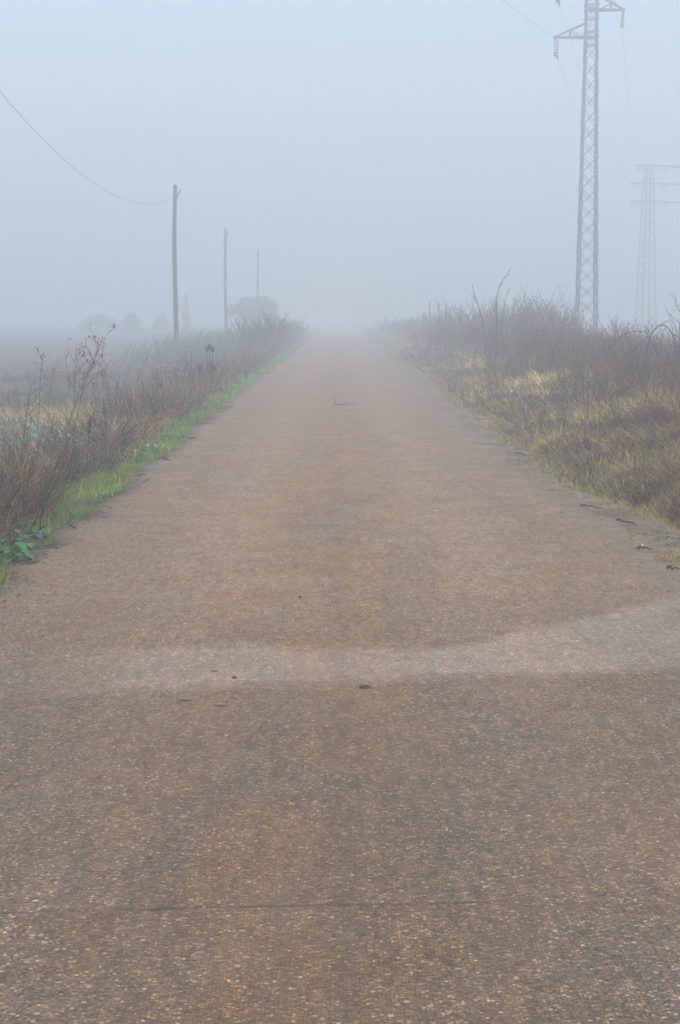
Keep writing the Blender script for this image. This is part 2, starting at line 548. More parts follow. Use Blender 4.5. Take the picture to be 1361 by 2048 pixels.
STRAW = [(.60, .42, .13), (.50, .34, .10), (.42, .27, .08), (.64, .49, .20), (.42, .23, .055)]
BROWN = [(.045, .024, .014), (.080, .043, .022), (.026, .016, .011), (.14, .078, .038), (.020, .014, .011)]
MAUVE = [(.090, .052, .036), (.048, .031, .025), (.17, .095, .055), (.032, .023, .020)]
GREEN = [(.080, .25, .020), (.11, .30, .03), (.16, .31, .04), (.05, .15, .02), (.24, .31, .07)]


def grass_mass(name, label, cat, sets, m=M_GRASS):
    g = Geo()
    for s in sets: s(g)
    o = g.build(name, m)
    tag(o, label, cat, kind='stuff')
    return o


# left green verge
def verge_set(g):
    x, y = scatter(100000, -2.75, -1.75, 7.5, 150, lambda x, y: (x < edge_l(y) + .05 + .22 * (vn(x, y, .3, 40) - .5) + .2 * (vn(x, y, 1.1, 44) - .5)) *
                   sstep(-2.62 + 0 * x, -2.38, x) * (.25 + .75 * clump(x, y, .6, 41, .2, .5)))
    n = len(x)
    c = pick(GREEN, n); yl = rng.random(n) < .16
    c[yl] = pick(STRAW, yl.sum()) * .8
    c = c * (.5 + .9 * vn(x, y, .45, 45))[:, None]
    mix = clump(x, y, 1.5, 42, .5, .8)[:, None] * .4
    c = c * (1 - mix) + np.array([.20, .21, .07]) * mix
    H = rng.uniform(.03, .11, n) * (.35 + 1.3 * vn(x, y, .45, 43)) * (1 + .25 * sstep(30, 80, y))
    blades(g, P3(x, y), H, widen(y, .0045, 10), rng.uniform(0, 2 * np.pi, n), rng.uniform(0, .6, n), rng.uniform(0, .9, n), c * .75, c, 3)


grass_mass('verge_grass', 'short bright green grass edging the left side of the road', 'grass', [verge_set])


# left dead brown weeds
def brown_set(g):
    x, y = scatter(70000, -4.4, -2.2, 8.5, 120, lambda x, y: sstep(-2.22, -2.5, x + .25 * (vn(x, y, .8, 50) - .5)) * sstep(-4.4, -3.1, x) *
                   (.15 + .85 * clump(x, y, .9, 51, .25, .6)))
    n = len(x)
    cl = vn(x, y, 1.3, 52)
    near = sstep(24, 13, y)
    c = pick(BROWN, n)
    yel = .7 * np.maximum(.6 * clump(x, y, 2.2, 53, .66, .82), np.exp(-((y - 22.5) / 2.2) ** 2) * (x > -3.2))[:, None] * (rng.random((n, 1)) < .6) * (1 - .5 * near[:, None])
    c = c * (1 - yel) + pick(STRAW, n) * yel
    gw = (rng.random(n) < .42 * clump(x, y, .8, 47, .45, .7))
    c[gw] = pick([(.05, .09, .022), (.08, .12, .03), (.035, .06, .018)], gw.sum())
    far = sstep(25, 60, y)[:, None]
    c = c * (1 - .6 * far) + pick(MAUVE, n) * .6 * far
    hm = np.where(rng.random(n) < .22, 1.35, .85)
    H = rng.uniform(.16, .50, n) * (.45 + 1.0 * cl) * hm * (1 + .45 * near) * (1 - .35 * sstep(-3.0, -3.8, x)) * (1 - .45 * np.exp(-((y - 19) / 3.5) ** 2))
    dr = np.where(rng.random(n) < .72, rng.uniform(.7, 1.9, n), rng.uniform(.05, .5, n))
    lt = rng.random(n) < .12
    c[lt] = pick([(.34, .22, .12), (.26, .15, .075)], lt.sum())
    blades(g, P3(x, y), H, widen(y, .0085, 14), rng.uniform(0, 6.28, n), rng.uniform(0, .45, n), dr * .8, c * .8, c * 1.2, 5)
    # rank, folded-over grass clumps close to the camera
    nc = 170
    cx, cy = scatter(nc, -3.5, -2.55, 9, 40, lambda x, y: (.3 + .7 * clump(x, y, 1., 59, .3, .6)) * (1 - .7 * np.exp(-((y - 19.5) / 3.5) ** 2)))
    ci = np.repeat(np.arange(len(cx)), 70); n = len(ci)
    a = rng.uniform(0, 6.28, n); rr = np.sqrt(rng.random(n)) * rng.uniform(.05, .2, len(cx))[ci]
    px_ = cx[ci] + rr * np.cos(a); py_ = cy[ci] + rr * np.sin(a)
    tone = np.array([(.10, .055, .030), (.17, .10, .05), (.035, .022, .015), (.30, .18, .08)])[rng.integers(0, 4, len(cx))][ci] * rng.uniform(.6, 1.3, (n, 1))
    Hc = rng.uniform(.35, .72, len(cx))[ci] * rng.uniform(.5, 1.15, n)
    blades(g, P3(px_, py_), Hc, widen(py_, .010, 14), a + rng.normal(0, .9, n), rng.uniform(.02, .4, n), rng.uniform(.1, 1.5, n) ** 1.0, tone * .6, tone, 6)


def brown_stems(g, n0=6500):
    x, y = scatter(n0, -6.5, -2.5, 9, 120, lambda x, y: (1 - .55 * np.exp(-((y - 20) / 4) ** 2)) * sstep(-2.5, -2.8, x) * (.06 + .94 * clump(x, y, 1.2, 55, .4, .7)) * (1 - .85 * sstep(-3.2, -4.2, x)))
    branchy(g, x, y, rng.uniform(.22, .74, len(x)) * (.5 + .75 * vn(x, y, 2, 56)), .0026, pick(BROWN + MAUVE, len(x)), kids=4, spread=.28, seeds=True)


def branchy(g, x, y, H, r0, c, kids=4, spread=.3, seeds=False, K=5, lean=.22, twigs=3, kr=10):
    n = len(x)
    t = np.linspace(0, 1, K)
    az = rng.uniform(0, 2 * np.pi, n); ln = np.abs(rng.normal(0, lean, n)); cv = rng.normal(0, .14, n)
    d = np.stack([np.cos(az), np.sin(az)], 1)
    P = np.zeros((n, K, 3))
    P[:, :, :2] = np.stack([x, y], 1)[:, None] + d[:, None] * (H[:, None] * (ln[:, None] * t + cv[:, None] * t * t))[..., None]
    P[:, :, :2] += rng.normal(0, .012, (n, K, 2)) * t[None, :, None] * H[:, None, None] * 1.5
    P[:, :, 2] = gz(x, y)[:, None] - .02 + H[:, None] * t * (1 - .12 * ln[:, None])
    rr = widen(y, r0, kr)[:, None] * (1 - .68 * t)[None]
    tubes(g, P, rr, c, 3)
    def kidsof(Pp, Hh, rr_, yy, cc, k, lo, ls, up):
        m = len(Pp); kk = Pp.shape[1]
        for _ in range(k):
            s = rng.uniform(lo, .97, m) * (kk - 1)
            i = np.minimum(s.astype(int), kk - 2); fr = (s - i)[:, None]
            B = Pp[np.arange(m), i] * (1 - fr) + Pp[np.arange(m), i + 1] * fr
            L = Hh * rng.uniform(.5, 1.2, m) * ls
            a2 = rng.uniform(0, 2 * np.pi, m)
            dr = np.stack([np.cos(a2) * up[0], np.sin(a2) * up[0], rng.uniform(up[1], up[2], m)], 1)
            tt = np.linspace(0, 1, 4)
            Q = B[:, None] + dr[:, None] * (L[:, None] * tt)[..., None]
            Q[:, :, 2] += (L[:, None] * tt ** 2) * rng.uniform(-.25, .45, (m, 1))
            Q += rng.normal(0, .03, Q.shape) * (L[:, None] * tt)[..., None]
            yield Q, rr_[:, :1] * .62 * (1 - .6 * tt)[None], cc, L
    for Q, rq, cc, L in kidsof(P, H, rr, y, c, kids, .25, spread, (.55, .5, 1.0)):
        tubes(g, Q, rq, cc, 3)
        for _ in range(max(0, twigs - 2)):
            for Q2, r2, c2, L2 in kidsof(Q, L, rq, y, cc, 1, .2, .55, (.7, .2, 1.0)):
                tubes(g, Q2, r2, c2, 3)
        if seeds:
            tip = Q[:, -1]; m = len(tip)
            blades(g, tip, rng.uniform(.02, .05, m), widen(y, .009, 14), rng.uniform(0, 6.28, m), rng.uniform(0, .7, m), rng.uniform(0, 1, m), cc * .9, cc * .8, 3)


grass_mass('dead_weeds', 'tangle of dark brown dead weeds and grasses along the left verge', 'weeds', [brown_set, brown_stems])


# left field grass, low
def field_set(g):
    x, y = scatter(120000, -22, -3.4, 13, 90, lambda x, y: (x > -.24 * y - 1.5) * sstep(-3.4, -3.9, x) * (.25 + .75 * clump(x, y, 1.4, 60, .25, .6)) *
                   sstep(68, 50, y + 6 * (vn(x, y, 5, 61) - .5)))
    n = len(x)
    c = pick([(.10, .078, .055), (.085, .068, .052), (.14, .11, .06)], n)
    yel = .85 * (sstep(18, 21, y + 3 * (vn(x, y, 3, 62) - .5)) * sstep(32, 28, y + 4 * (vn(x, y, 3, 63) - .5)))[:, None] * clump(x, y, 2.4, 64, .25, .6)[:, None]
    c = c * (1 - yel) + pick(STRAW, n) * .95 * yel
    gr = (sstep(33, 37, y + 4 * (vn(x, y, 4, 65) - .5)) * sstep(50, 44, y))[:, None] * clump(x, y, 3.0, 66, .45, .62)[:, None]
    c = c * (1 - gr) + pick([(.07, .15, .06), (.10, .19, .07), (.08, .16, .09)], n) * gr
    ol = clump(x, y, 2.5, 67, .5, .7)[:, None] * .6 * (y < 33)[:, None]
    c = c * (1 - ol) + np.array([.095, .105, .045]) * ol
    H = rng.uniform(.06, .20, n) * (.6 + .8 * vn(x, y, 1.4, 68)) * (1 + .9 * yel[:, 0])
    blades(g, P3(x, y), H, widen(y, .009, 16), rng.uniform(0, 6.28, n), rng.uniform(0, .5, n), rng.uniform(0, .9, n), c * .85, c, 3)


grass_mass('field_grass', 'low yellow and olive grass patches over the field at left', 'grass', [field_set])


def leaf_shape(g, base, L, W, az, tilt, cb, ct, curl=.35, K=5):
    """oval leaves: N leaves, K rows"""
    n = len(base)
    t = np.linspace(0, 1, K)
    prof = np.sin(np.pi * np.clip(t * .93 + .05, 0, 1)) ** .75
    d = np.stack([np.cos(az), np.sin(az), np.zeros(n)], 1); up = np.array([0, 0, 1.])
    s = np.stack([-np.sin(az), np.cos(az), np.zeros(n)], 1)
    C = base[:, None] + d[:, None] * (L * np.cos(tilt))[:, None, None] * t[None, :, None] + up * (L * np.sin(tilt))[:, None, None] * t[None, :, None]
    C[:, :, 2] -= curl * L[:, None] * (t ** 2.2)[None]
    hw = (W[:, None] * prof[None] * .5)[..., None]
    lift = np.abs(hw) * .35
    V = np.stack([C - s[:, None] * hw + up * lift, C, C + s[:, None] * hw + up * lift], 2)
    idx = np.arange(n * K * 3).reshape(n, K, 3)
    F = np.concatenate([np.stack([idx[:, :-1, j], idx[:, :-1, j + 1], idx[:, 1:, j + 1], idx[:, 1:, j]], -1).reshape(-1, 4) for j in (0, 1)])
    cc = cb[:, None] * (1 - t[None, :, None]) + ct[:, None] * t[None, :, None]
    cc = np.repeat(cc[:, :, None], 3, 2).copy(); cc[:, :, 1] *= 1.18
    g.add(V.reshape(-1, 3), F, cc.reshape(-1, 3))


def blue_set(g):
    n0 = 5200
    x, y = scatter(n0, -6.2, -2.95, 18.5, 29, lambda x, y: clump(x, y, 1.0, 70, .30, .55) * sstep(-6.4, -5.2, x) * sstep(29, 25, y), 0)
    n = len(x)
    P = P3(x, y, .04); P[:, 2] += rng.uniform(0, .16, n)
    c = pick([(.15, .30, .23), (.19, .34, .26), (.10, .20, .12), (.22, .36, .28), (.08, .12, .06)], n)
    leaf_shape(g, P, rng.uniform(.05, .11, n), rng.uniform(.012, .03, n), rng.uniform(0, 6.28, n), rng.uniform(.2, 1.3, n), c * .9, c, .4, 4)


grass_mass('ground_cover', 'frosty blue-green leafy plants spread behind the brown weeds', 'plants', [blue_set], M_LEAF)


# feathery pale grass around the first pole
def plume_set(g):
    n = 5200
    x, y = scatter(n, -8.2, -2.4, 55, 112, lambda x, y: clump(x, y, 1.6, 75, .25, .6) * sstep(-8.4, -6.5, x), 0)
    m = len(x)
    H = rng.uniform(.7, 1.5, m) * (.7 + .5 * vn(x, y, 3, 76))
    c = pick([(.13, .115, .08), (.07, .10, .05), (.17, .15, .11), (.055, .10, .04), (.05, .06, .035)], m)
    blades(g, P3(x, y), H, widen(y, .010, 18), rng.normal(0, .7, m), rng.uniform(.05, .35, m), rng.uniform(.05, .7, m), c * .8, c * 1.25, 4)


def far_left_scrub(g):
    x, y = scatter(2600, -3.9, -2.25, 62, 128, lambda x, y: .3 + .7 * clump(x, y, 2.5, 77, .35, .6), 0)
    branchy(g, x, y, rng.uniform(.4, 1.3, len(x)) * (.45 + .95 * vn(x, y, 2.6, 78)) * (1 - .55 * sstep(92, 128, y)), .004, pick(MAUVE, len(x)), 4, .35, kr=14)


grass_mass('tall_grass', 'tall pale feathery grass standing around the first wooden pole', 'grass', [plume_set, far_left_scrub])


# right shoulder low ochre moss grass
def shoulder_set(g):
    x, y = scatter(80000, 2.0, 3.9, 7.5, 130, lambda x, y: (x > edge_r(y) - .03 + .18 * (vn(x, y, .5, 80) - .25)) *
                   (sstep(.45, .62, vn(x, y, .45, 81)) * .8 * (x < edge_r(y) + shw(y)) + .95 * sstep(-.06, .06, x - edge_r(y) - shw(y))) * (1 - .85 * np.exp(-((x - edge_r(y) - shw(y) - .36 - .15 * (vn(x, y, .6, 83) - .5)) / .10) ** 2) * sstep(.3, .6, vn(y, x, 1.4, 84))))
    n = len(x)
    c = pick([(.42, .26, .075), (.34, .20, .06), (.48, .34, .12), (.17, .19, .05), (.14, .09, .045)], n)
    gr = (rng.random(n) < .05 + .30 * clump(x, y, .4, 82, .65, .75))
    c[gr] = pick(GREEN, gr.sum())
    blades(g, P3(x, y), rng.uniform(.02, .085, n) * (1 + 1.3 * sstep(.1, .5, x - edge_r(y) - shw(y))), widen(y, .0045, 10), rng.uniform(0, 6.28, n), rng.uniform(0, .9, n), rng.uniform(0, 1., n), c * .8, c, 3)


# right straw tussocks
def straw_set(g):
    nc = 2100                                             # tussock centres
    cx, cy = scatter(nc, 2.4, 7.2, 11, 120, lambda x, y: (x > edge_r(y) + shw(y) + .55) * (1 - .75 * sstep(4.2, 6.0, x)) * (.35 + .65 * clump(x, y, 1.5, 85, .3, .6)))
    per = np.clip((4200 / cy).astype(int), 40, 300)
    ci = np.repeat(np.arange(len(cx)), per)
    n = len(ci)
    rad = (rng.uniform(.08, .26, len(cx)))[ci]
    a = rng.uniform(0, 6.28, n); rr = np.sqrt(rng.random(n)) * rad
    x = cx[ci] + rr * np.cos(a); y = cy[ci] + rr * np.sin(a)
    tone = rng.random(len(cx))
    tone[vn(cx, cy, 1.6, 100) > .56] *= .35
    ct = np.array([(.12, .070, .030), (.36, .23, .075), (.62, .44, .135), (.76, .58, .22)])
    tc = ct[np.minimum((tone * 4).astype(int), 3)][ci]
    gsh = (rng.random(len(cx)) < .22)[ci][:, None]
    tc = np.where(gsh & (rng.random((n, 1)) < .6), tc * np.array([.62, .82, .5]), tc)
    c = tc * rng.uniform(.7, 1.3, (n, 1))
    wild = rng.random(n) < .25
    c[wild] = pick(BROWN + STRAW, wild.sum())
    Hc = (rng.uniform(.14, .46, len(cx)) * (.45 + .65 * sstep(2.7, 4.4, cx)))[ci]
    flow = rng.uniform(0, 6.28, len(cx))[ci]
    az = np.where(rng.random(n) < .5, a, flow + rng.normal(0, .5, n))
    blades(g, P3(x, y), Hc * rng.uniform(.45, 1.2, n), widen(y, .0055, 13), az, rng.uniform(.05, .6, n), rng.uniform(.2, 1.35, n), c * .8, c * 1.1, 5)


def straw_fill(g):
    x, y = scatter(75000, 2.4, 7.5, 10.5, 120, lambda x, y: (x > edge_r(y) + shw(y) + .5) * (.25 + .75 * clump(x, y, .7, 88, .3, .6)))
    n = len(x)
    c = pick(STRAW + STRAW + STRAW + BROWN + [(.16, .16, .05)], n)
    dkk = sstep(.46, .66, vn(x, y, 1.6, 100)) * (.15 + .85 * sstep(3.2, 4.4, x))
    c = c * (1 - .60 * dkk[:, None])
    H = rng.uniform(.08, .42, n) * (.4 + 1.0 * vn(x, y, .8, 89)) * (.45 + .65 * sstep(2.7, 4.4, x))
    blades(g, P3(x, y), H, widen(y, .005, 13), rng.uniform(0, 6.28, n), rng.uniform(0, .5, n), rng.uniform(0, 1.1, n), c * .8, c, 4)


grass_mass('shoulder_grass', 'thin ochre and green moss grass on the right road shoulder', 'grass', [shoulder_set])
grass_mass('straw_grass', 'straw yellow tussock grass covering the bank right of the road', 'grass', [straw_set, straw_fill])


# right brush
def brush_set(g):
    def keep(x, y):
        e = 4.75 + 1.3 * (vn(x, y, 3, 90) - .5) - .9 * sstep(40, 75, y)
        return sstep(e - .15, e + .7, x) * sstep(11, 8.5, x) * (.12 + .70 * clump(x, y, 1.1, 91, .25, .6))
    x, y = scatter(11500, 3.3, 11, 17, 165, keep)
    n = len(x)
    hx = .50 + .50 * sstep(4.6, 6.6, x + .9 * sstep(40, 70, y))
    hy = .50 + .37 * sstep(34, 52, y) - .22 * sstep(66, 120, y)
    hy = hy * (1 - .42 * sstep(.125, .155, x / y) * sstep(30, 40, y))
    H = (.50 + 1.25 * rng.random(n) ** 1.6) * hx * hy * (.50 + 1.0 * vn(x, y, 1.6, 92))
    c = pick(MAUVE + [(.16, .08, .04), (.10, .055, .032)], n)
    branchy(g, x, y, H, .0036, c, 5, .38, twigs=3, lean=.26, kr=11, seeds=True)


def brush_under(g):
    x, y = scatter(60000, 3.6, 11, 15, 150, lambda x, y: sstep(4.5, 5.8, x + .9 * sstep(40, 75, y) + .8 * (vn(x, y, 2, 96) - .5)) * sstep(11, 9, x) * (.3 + .7 * clump(x, y, 1.0, 94, .25, .6)))
    n = len(x)
    c = pick(MAUVE + BROWN, n)
    blades(g, P3(x, y), rng.uniform(.3, 1.05, n) * (.5 + .6 * vn(x, y, 1.5, 95)), widen(y, .0055, 13), rng.uniform(0, 6.28, n), rng.uniform(0, .35, n), rng.uniform(0, .6, n), c * .8, c, 4)


def ditch_twigs(g):
    x, y = scatter(1500, 2.6, 4.6, 9.5, 70, lambda x, y: (x > edge_r(y) + shw(y) + .4) * .8)
    n = len(x)
    branchy(g, x, y, rng.uniform(.15, .5, n), .0024, pick(BROWN, n), 2, .5, lean=.8, kr=11)
    x, y = scatter(2300, 3.5, 5.6, 14, 75, lambda x, y: clump(x, y, 1.3, 101, .35, .6) * (.25 + .75 * sstep(3.7, 4.6, x)))
    n = len(x)
    branchy(g, x, y, rng.uniform(.35, .95, n) * (.7 + .3 * sstep(3.2, 4.6, x)), .0028, pick([(.13, .07, .035), (.09, .05, .03), (.05, .032, .024), (.17, .10, .05)], n), 4, .4, lean=.3, seeds=True, kr=11)


grass_mass('brush', 'dense leafless mauve-brown brush on top of the right bank', 'brush', [brush_set, brush_under, ditch_twigs], M_STEM)


# litter of tiny stones, leaf bits on the edges (uncountable)
def litter_set(g):
    for side in (-1, 1):
        n0 = 9000
        y = 6.5 * (60 / 6.5) ** rng.random(n0)
        e = edge_l(y) if side < 0 else edge_r(y)
        off = np.abs(rng.normal(0, .17 if side < 0 else .30, n0)) - .12
        x = e + off * .9 if side < 0 else e + .45 * sstep(18, 10, y) - off
        keep = rng.random(n0) < (.2 + .8 * clump(x, y, .4, 97 + side, .4, .6))
        x, y = x[keep], y[keep]; n = len(x)
        z = np.where((x > edge_l(y) + .01) & (x < edge_r(y) - .01), .004, gz(x, y) + .004)
        c = pick([(.045, .038, .03), (.09, .065, .04), (.05, .07, .03), (.13, .10, .07), (.03, .026, .022)], n)
        leaf_shape(g, np.stack([x, y, z], 1), rng.uniform(.010, .045, n), rng.uniform(.005, .018, n), rng.uniform(0, 6.28, n), rng.uniform(0, .25, n), c, c, .05, 3)


grass_mass('debris', 'dark scraps of leaf and twig scattered along the road edges', 'leaf debris', [litter_set])


# ------------------------------------------------------------------ individual plants
def rot_z(v, a):
    c, s = math.cos(a), math.sin(a)
    return Vector((v[0] * c - v[1] * s, v[0] * s + v[1] * c, v[2]))


def poly(p0, p1, k, sag=(0, 0, 0), jit=0.0, rs=None):
    rs = rs or random
    P = []
    for i in range(k):
        t = i / (k - 1)
        q = Vector(p0).lerp(Vector(p1), t) + Vector(sag) * (4 * t * (1 - t))
        if 0 < i < k - 1: q += Vector((rs.gauss(0, jit), rs.gauss(0, jit), rs.gauss(0, jit)))
        P.append(q)
    return P


def twig_plant(name, label, cat, pts, r0, col, seed, nbr=7, blen=.3, leafy=0, group=None, leafcol=None, tip='', rise=.8, r_tip=.35):
    """pts: world polyline of the main stem (first point on the ground) -> thing > stem, branch..., leaves"""
    rs = random.Random(seed)
    pts = [Vector(p) for p in pts]
    base = pts[0].copy(); base.z = float(gz(base.x, base.y))
    pts[0].z = base.z - .03
    root = empty(name, base)
    tag(root, label, cat, group)
    # resample the stem
    S = []
    for a, b in zip(pts[:-1], pts[1:]):
        for k in range(4):
            t = k / 4; q = a.lerp(b, t)
            q += Vector((rs.gauss(0, 1), rs.gauss(0, 1), 0)) * (b - a).length * .012
            S.append(q)
    S.append(pts[-1])
    for _ in range(2):
        S = [S[0]] + [(S[i - 1] + S[i] * 2 + S[i + 1]) / 4 for i in range(1, len(S) - 1)] + [S[-1]]
    L = [Vector(p) - base for p in S]
    g = Geo(); K = len(L)
    rad = [r0 * (1 - (1 - r_tip) * i / (K - 1)) for i in range(K)]
    g.tube(L, rad, col, 5)
    g.build('stem', M_STEM, root)
    H = (L[-1] - L[0]).length
    lg = Geo(); nl = 0
    LB, LL, LA = [], [], []
    for b in range(nbr):
        i = int(K * (.32 + .62 * (b + rs.random()) / max(nbr, 1))); i = min(max(i, 1), K - 2)
        o = L[i]; d = (L[i + 1] - L[i - 1]).normalized()
        a = rs.uniform(0, 6.28); side = Vector((math.cos(a), math.sin(a) * .6, rs.uniform(.0, .5)))
        dr = (d * rise + side * .75).normalized()
        ln = H * blen * rs.uniform(.5, 1.15) * (1.15 - .5 * i / K)
        end = o + dr * ln + Vector((0, 0, ln * rs.uniform(-.05, .3)))
        q = poly(o, end, 5, (side.x * ln * .06, side.y * ln * .06, -ln * .05), ln * .025, rs)
        bg_ = Geo(); bg_.tube(q, [rad[i] * .65 * (1 - .6 * k / 4) for k in range(5)], col, 4)
        for _ in range(rs.randint(1, 3)):
            k = rs.randint(1, 3); a2 = rs.uniform(0, 6.28)
            e2 = q[k] + (dr + Vector((math.cos(a2), math.sin(a2), rs.uniform(-.2, .6))) * .8).normalized() * ln * rs.uniform(.2, .45)
            q2 = poly(q[k], e2, 4, (0, 0, ln * .02), ln * .02, rs)
            bg_.tube(q2, [rad[i] * .42 * (1 - .5 * m / 3) for m in range(4)], col, 3, cap=False)
            LB.append(e2); LL.append(1)
        LB.append(q[-1]); LB.append(q[3]); LB.append(q[2])
        bg_.build('branch', M_STEM, root)
    if leafy:
        for k in range(leafy):
            p = rs.choice(LB) if LB and rs.random() < .8 else L[rs.randint(K // 2, K - 1)]
            LA.append(p + Vector((rs.gauss(0, .01), rs.gauss(0, .01), rs.gauss(0, .01))))
        n = len(LA); B = np.array([list(p) for p in LA])
        c = np.tile(np.array(leafcol or col), (n, 1)) * np.array([[rs.uniform(.7, 1.3)] for _ in range(n)])
        leaf_shape(lg, B, np.array([rs.uniform(.03, .075) for _ in range(n)]), np.array([rs.uniform(.010, .02) for _ in range(n)]),
                   np.array([rs.uniform(0, 6.28) for _ in range(n)]), np.array([rs.uniform(-.9, .6) for _ in range(n)]), c, c, .4, 4)
        lg.build('leaves', M_GRASS, root)
    if tip == 'seed':
        n = 60; B = []
        for k in range(n):
            t = rs.random() ** .8; i = K - 1 - t * K * .28
            i0 = max(0, int(i)); p = L[min(i0, K - 1)]
            B.append(list(p + Vector((rs.gauss(0, .010), rs.gauss(0, .010), rs.gauss(0, .02)))))
        B = np.array(B); c = np.tile(np.array(col) * .8, (n, 1))
        sg = Geo()
        leaf_shape(sg, B, rng.uniform(.015, .04, n), rng.uniform(.008, .014, n), rng.uniform(0, 6.28, n), rng.uniform(.2, 1.2, n), c, c, .1, 3)
        sg.build('seed_head', M_GRASS, root)
    return root


def ground_at(x, y): return (x, y, float(gz(x, y)))


BR = (.085, .055, .038); DK = (.050, .038, .032); RD = (.12, .072, .045); MV = (.075, .058, .052)
# the big forked weed leaning right, left field
D = 17.0
twig_plant('tall_weed', 'tallest forked weed with curled dry leaves leaning right over the left field', 'weed',
           [at(112, 960, D), at(135, 850, D), at(165, 770, D), at(188, 722, D), at(207, 672, D)], .0085, (.15, .10, .075), 3, 11, .34, 70, leafcol=(.10, .07, .06))
twig_plant('tall_weed', 'weed stem with long left fork below the curled dry leaves', 'weed',
           [at(132, 930, 17.3), at(160, 800, 17.3), at(172, 757, 17.3), at(150, 725, 17.3), at(132, 697, 17.3)], .006, (.14, .095, .07), 5, 5, .22, 16, leafcol=(.10, .07, .06))
twig_plant('tall_weed', 'slim pale weed leaning right just behind the tallest weed', 'weed',
           [at(165, 930, 18), at(185, 830, 18), at(205, 770, 18), at(217, 728, 18)], .006, (.17, .12, .085), 8, 6, .25, 26, leafcol=(.13, .09, .07))
twig_plant('tall_weed', 'reddish bare stem nearest the left photo edge rising from brown grass', 'weed',
           [at(34, 1060, 14), at(40, 930, 14), at(50, 850, 14), at(62, 772, 14)], .0075, RD, 11, 6, .20, 18)
twig_plant('tall_weed', 'dark spiky dock stalk with seed tips standing at far left', 'weed',
           [at(78, 850, 27), at(80, 780, 27), at(82, 740, 27), at(88, 700, 27)], .008, DK, 12, 5, .2, 30, tip='seed')
twig_plant('tall_weed', 'thin arching weed with drooping tips left of the tallest weed', 'weed',
           [at(95, 850, 26), at(100, 780, 26), at(108, 740, 26), at(122, 712, 26)], .006, MV, 14, 5, .3, 14)
twig_plant('tall_weed', 'blackish upright stalk with a round seed head amid blue-green leaves', 'weed',
           [at(172, 940, 17), at(176, 890, 17), at(180, 850, 17), at(181, 838, 17)], .009, (.028, .022, .020), 15, 4, .12, 26, tip='seed')
twig_plant('tall_weed', 'dark slender spike right of the blackish seed head stalk', 'weed',
           [at(212, 925, 18), at(213, 880, 18), at(211, 840, 18), at(208, 802, 18)], .008, DK, 16, 5, .12, 20, tip='seed')
twig_plant('tall_weed', 'curved dark bare stem leaning over dead weeds left of the road', 'weed',
           [at(290, 850, 26), at(300, 810, 26), at(314, 780, 26), at(320, 757, 26), at(316, 738, 26)], .008, DK, 17, 6, .22, 0)
twig_plant('tall_weed', 'brown upright weed in the yellow grass clump by the left verge', 'weed',
           [at(322, 860, 25), at(324, 815, 25), at(326, 785, 25), at(327, 765, 25)], .008, BR, 18, 8, .28, 22)
twig_plant('tall_weed', 'reddish twiggy weed halfway along the left verge', 'weed',
           [at(288, 870, 24), at(286, 830, 24), at(290, 800, 24), at(296, 778, 24)], .0065, RD, 19, 9, .35, 16)
twig_plant('tall_weed', 'mauve twiggy weed behind the reddish one on the left verge', 'weed',
           [at(350, 830, 32), at(352, 795, 32), at(356, 770, 32), at(360, 752, 32)], .007, MV, 20, 9, .35, 12)
twig_plant('tall_weed', 'leaning grey bare weed left of the first wooden pole foot', 'weed',
           [at(326, 722, 62), at(320, 705, 62), at(314, 690, 62), at(308, 672, 62)], .016, DK, 23, 7, .3, 24)


# teasels: dark heads on stiff stems
def teasel(px, yb, yt, D, label, seed, heads=((0, 1.),)):
    rs = random.Random(seed)
    b = at(px, yb, D); base = Vector(ground_at(b.x, b.y))
    top = at(px, yt, D).z
    root = empty('teasel', base); tag(root, label, 'teasel', 'teasels standing left of the road')
    H = top - base.z
    for dx, hf in heads:
        e = Vector((dx * H, rs.gauss(0, .02), H * hf - .09))
        g = Geo(); g.tube(poly((0, 0, -.03), e, 6, (dx * .1, 0, 0), .004, rs), .009, DK, 5); g.build('stem', M_STEM, root)
        h = Geo()
        zs = np.linspace(0, 1, 7)
        h.tube([e + Vector((0, 0, z * .11)) for z in zs], [.006 + .032 * math.sin(math.pi * min(1, .12 + .85 * z)) ** .7 for z in zs], (.035, .028, .026), 8)
        n = 50
        B = np.array([[e.x + rs.gauss(0, .012), e.y + rs.gauss(0, .012), e.z + rs.uniform(0, .10)] for _ in range(n)])
        c = np.tile((.04, .032, .03), (n, 1))
        leaf_shape(h, B, rng.uniform(.04, .075, n), rng.uniform(.005, .01, n), rng.uniform(0, 6.28, n), rng.uniform(.7, 1.4, n), c, c, .05, 3)
        h.build('seed_head', M_STEM, root)
    lf = Geo(); n = 16
    B = np.array([[rs.gauss(0, .02), rs.gauss(0, .02), H * rs.uniform(.15, .6)] for _ in range(n)])
    c = np.tile(np.array(BR) * .8, (n, 1))
    leaf_shape(lf, B, rng.uniform(.12, .26, n), rng.uniform(.02, .04, n), rng.uniform(0, 6.28, n), rng.uniform(.3, 1.1, n), c, c, .7, 4)
    lf.build('leaves', M_GRASS, root)


teasel(420, 775, 690, 36, 'tallest teasel with three dark heads fanned at its top', 31, ((0, 1.), (-.06, .95), (.07, .93)))
teasel(399, 790, 730, 36, 'shorter broad dark teasel just left of the tallest one', 32, ((0, 1.), (.04, .90)))
teasel(426, 790, 728, 34, 'short stout teasel close in front of the tallest one', 33, ((0, 1.), (.06, .9), (-.05, .85)))
teasel(502, 712, 672, 62, 'distant dark teasel near the big shrub left of the road', 34)


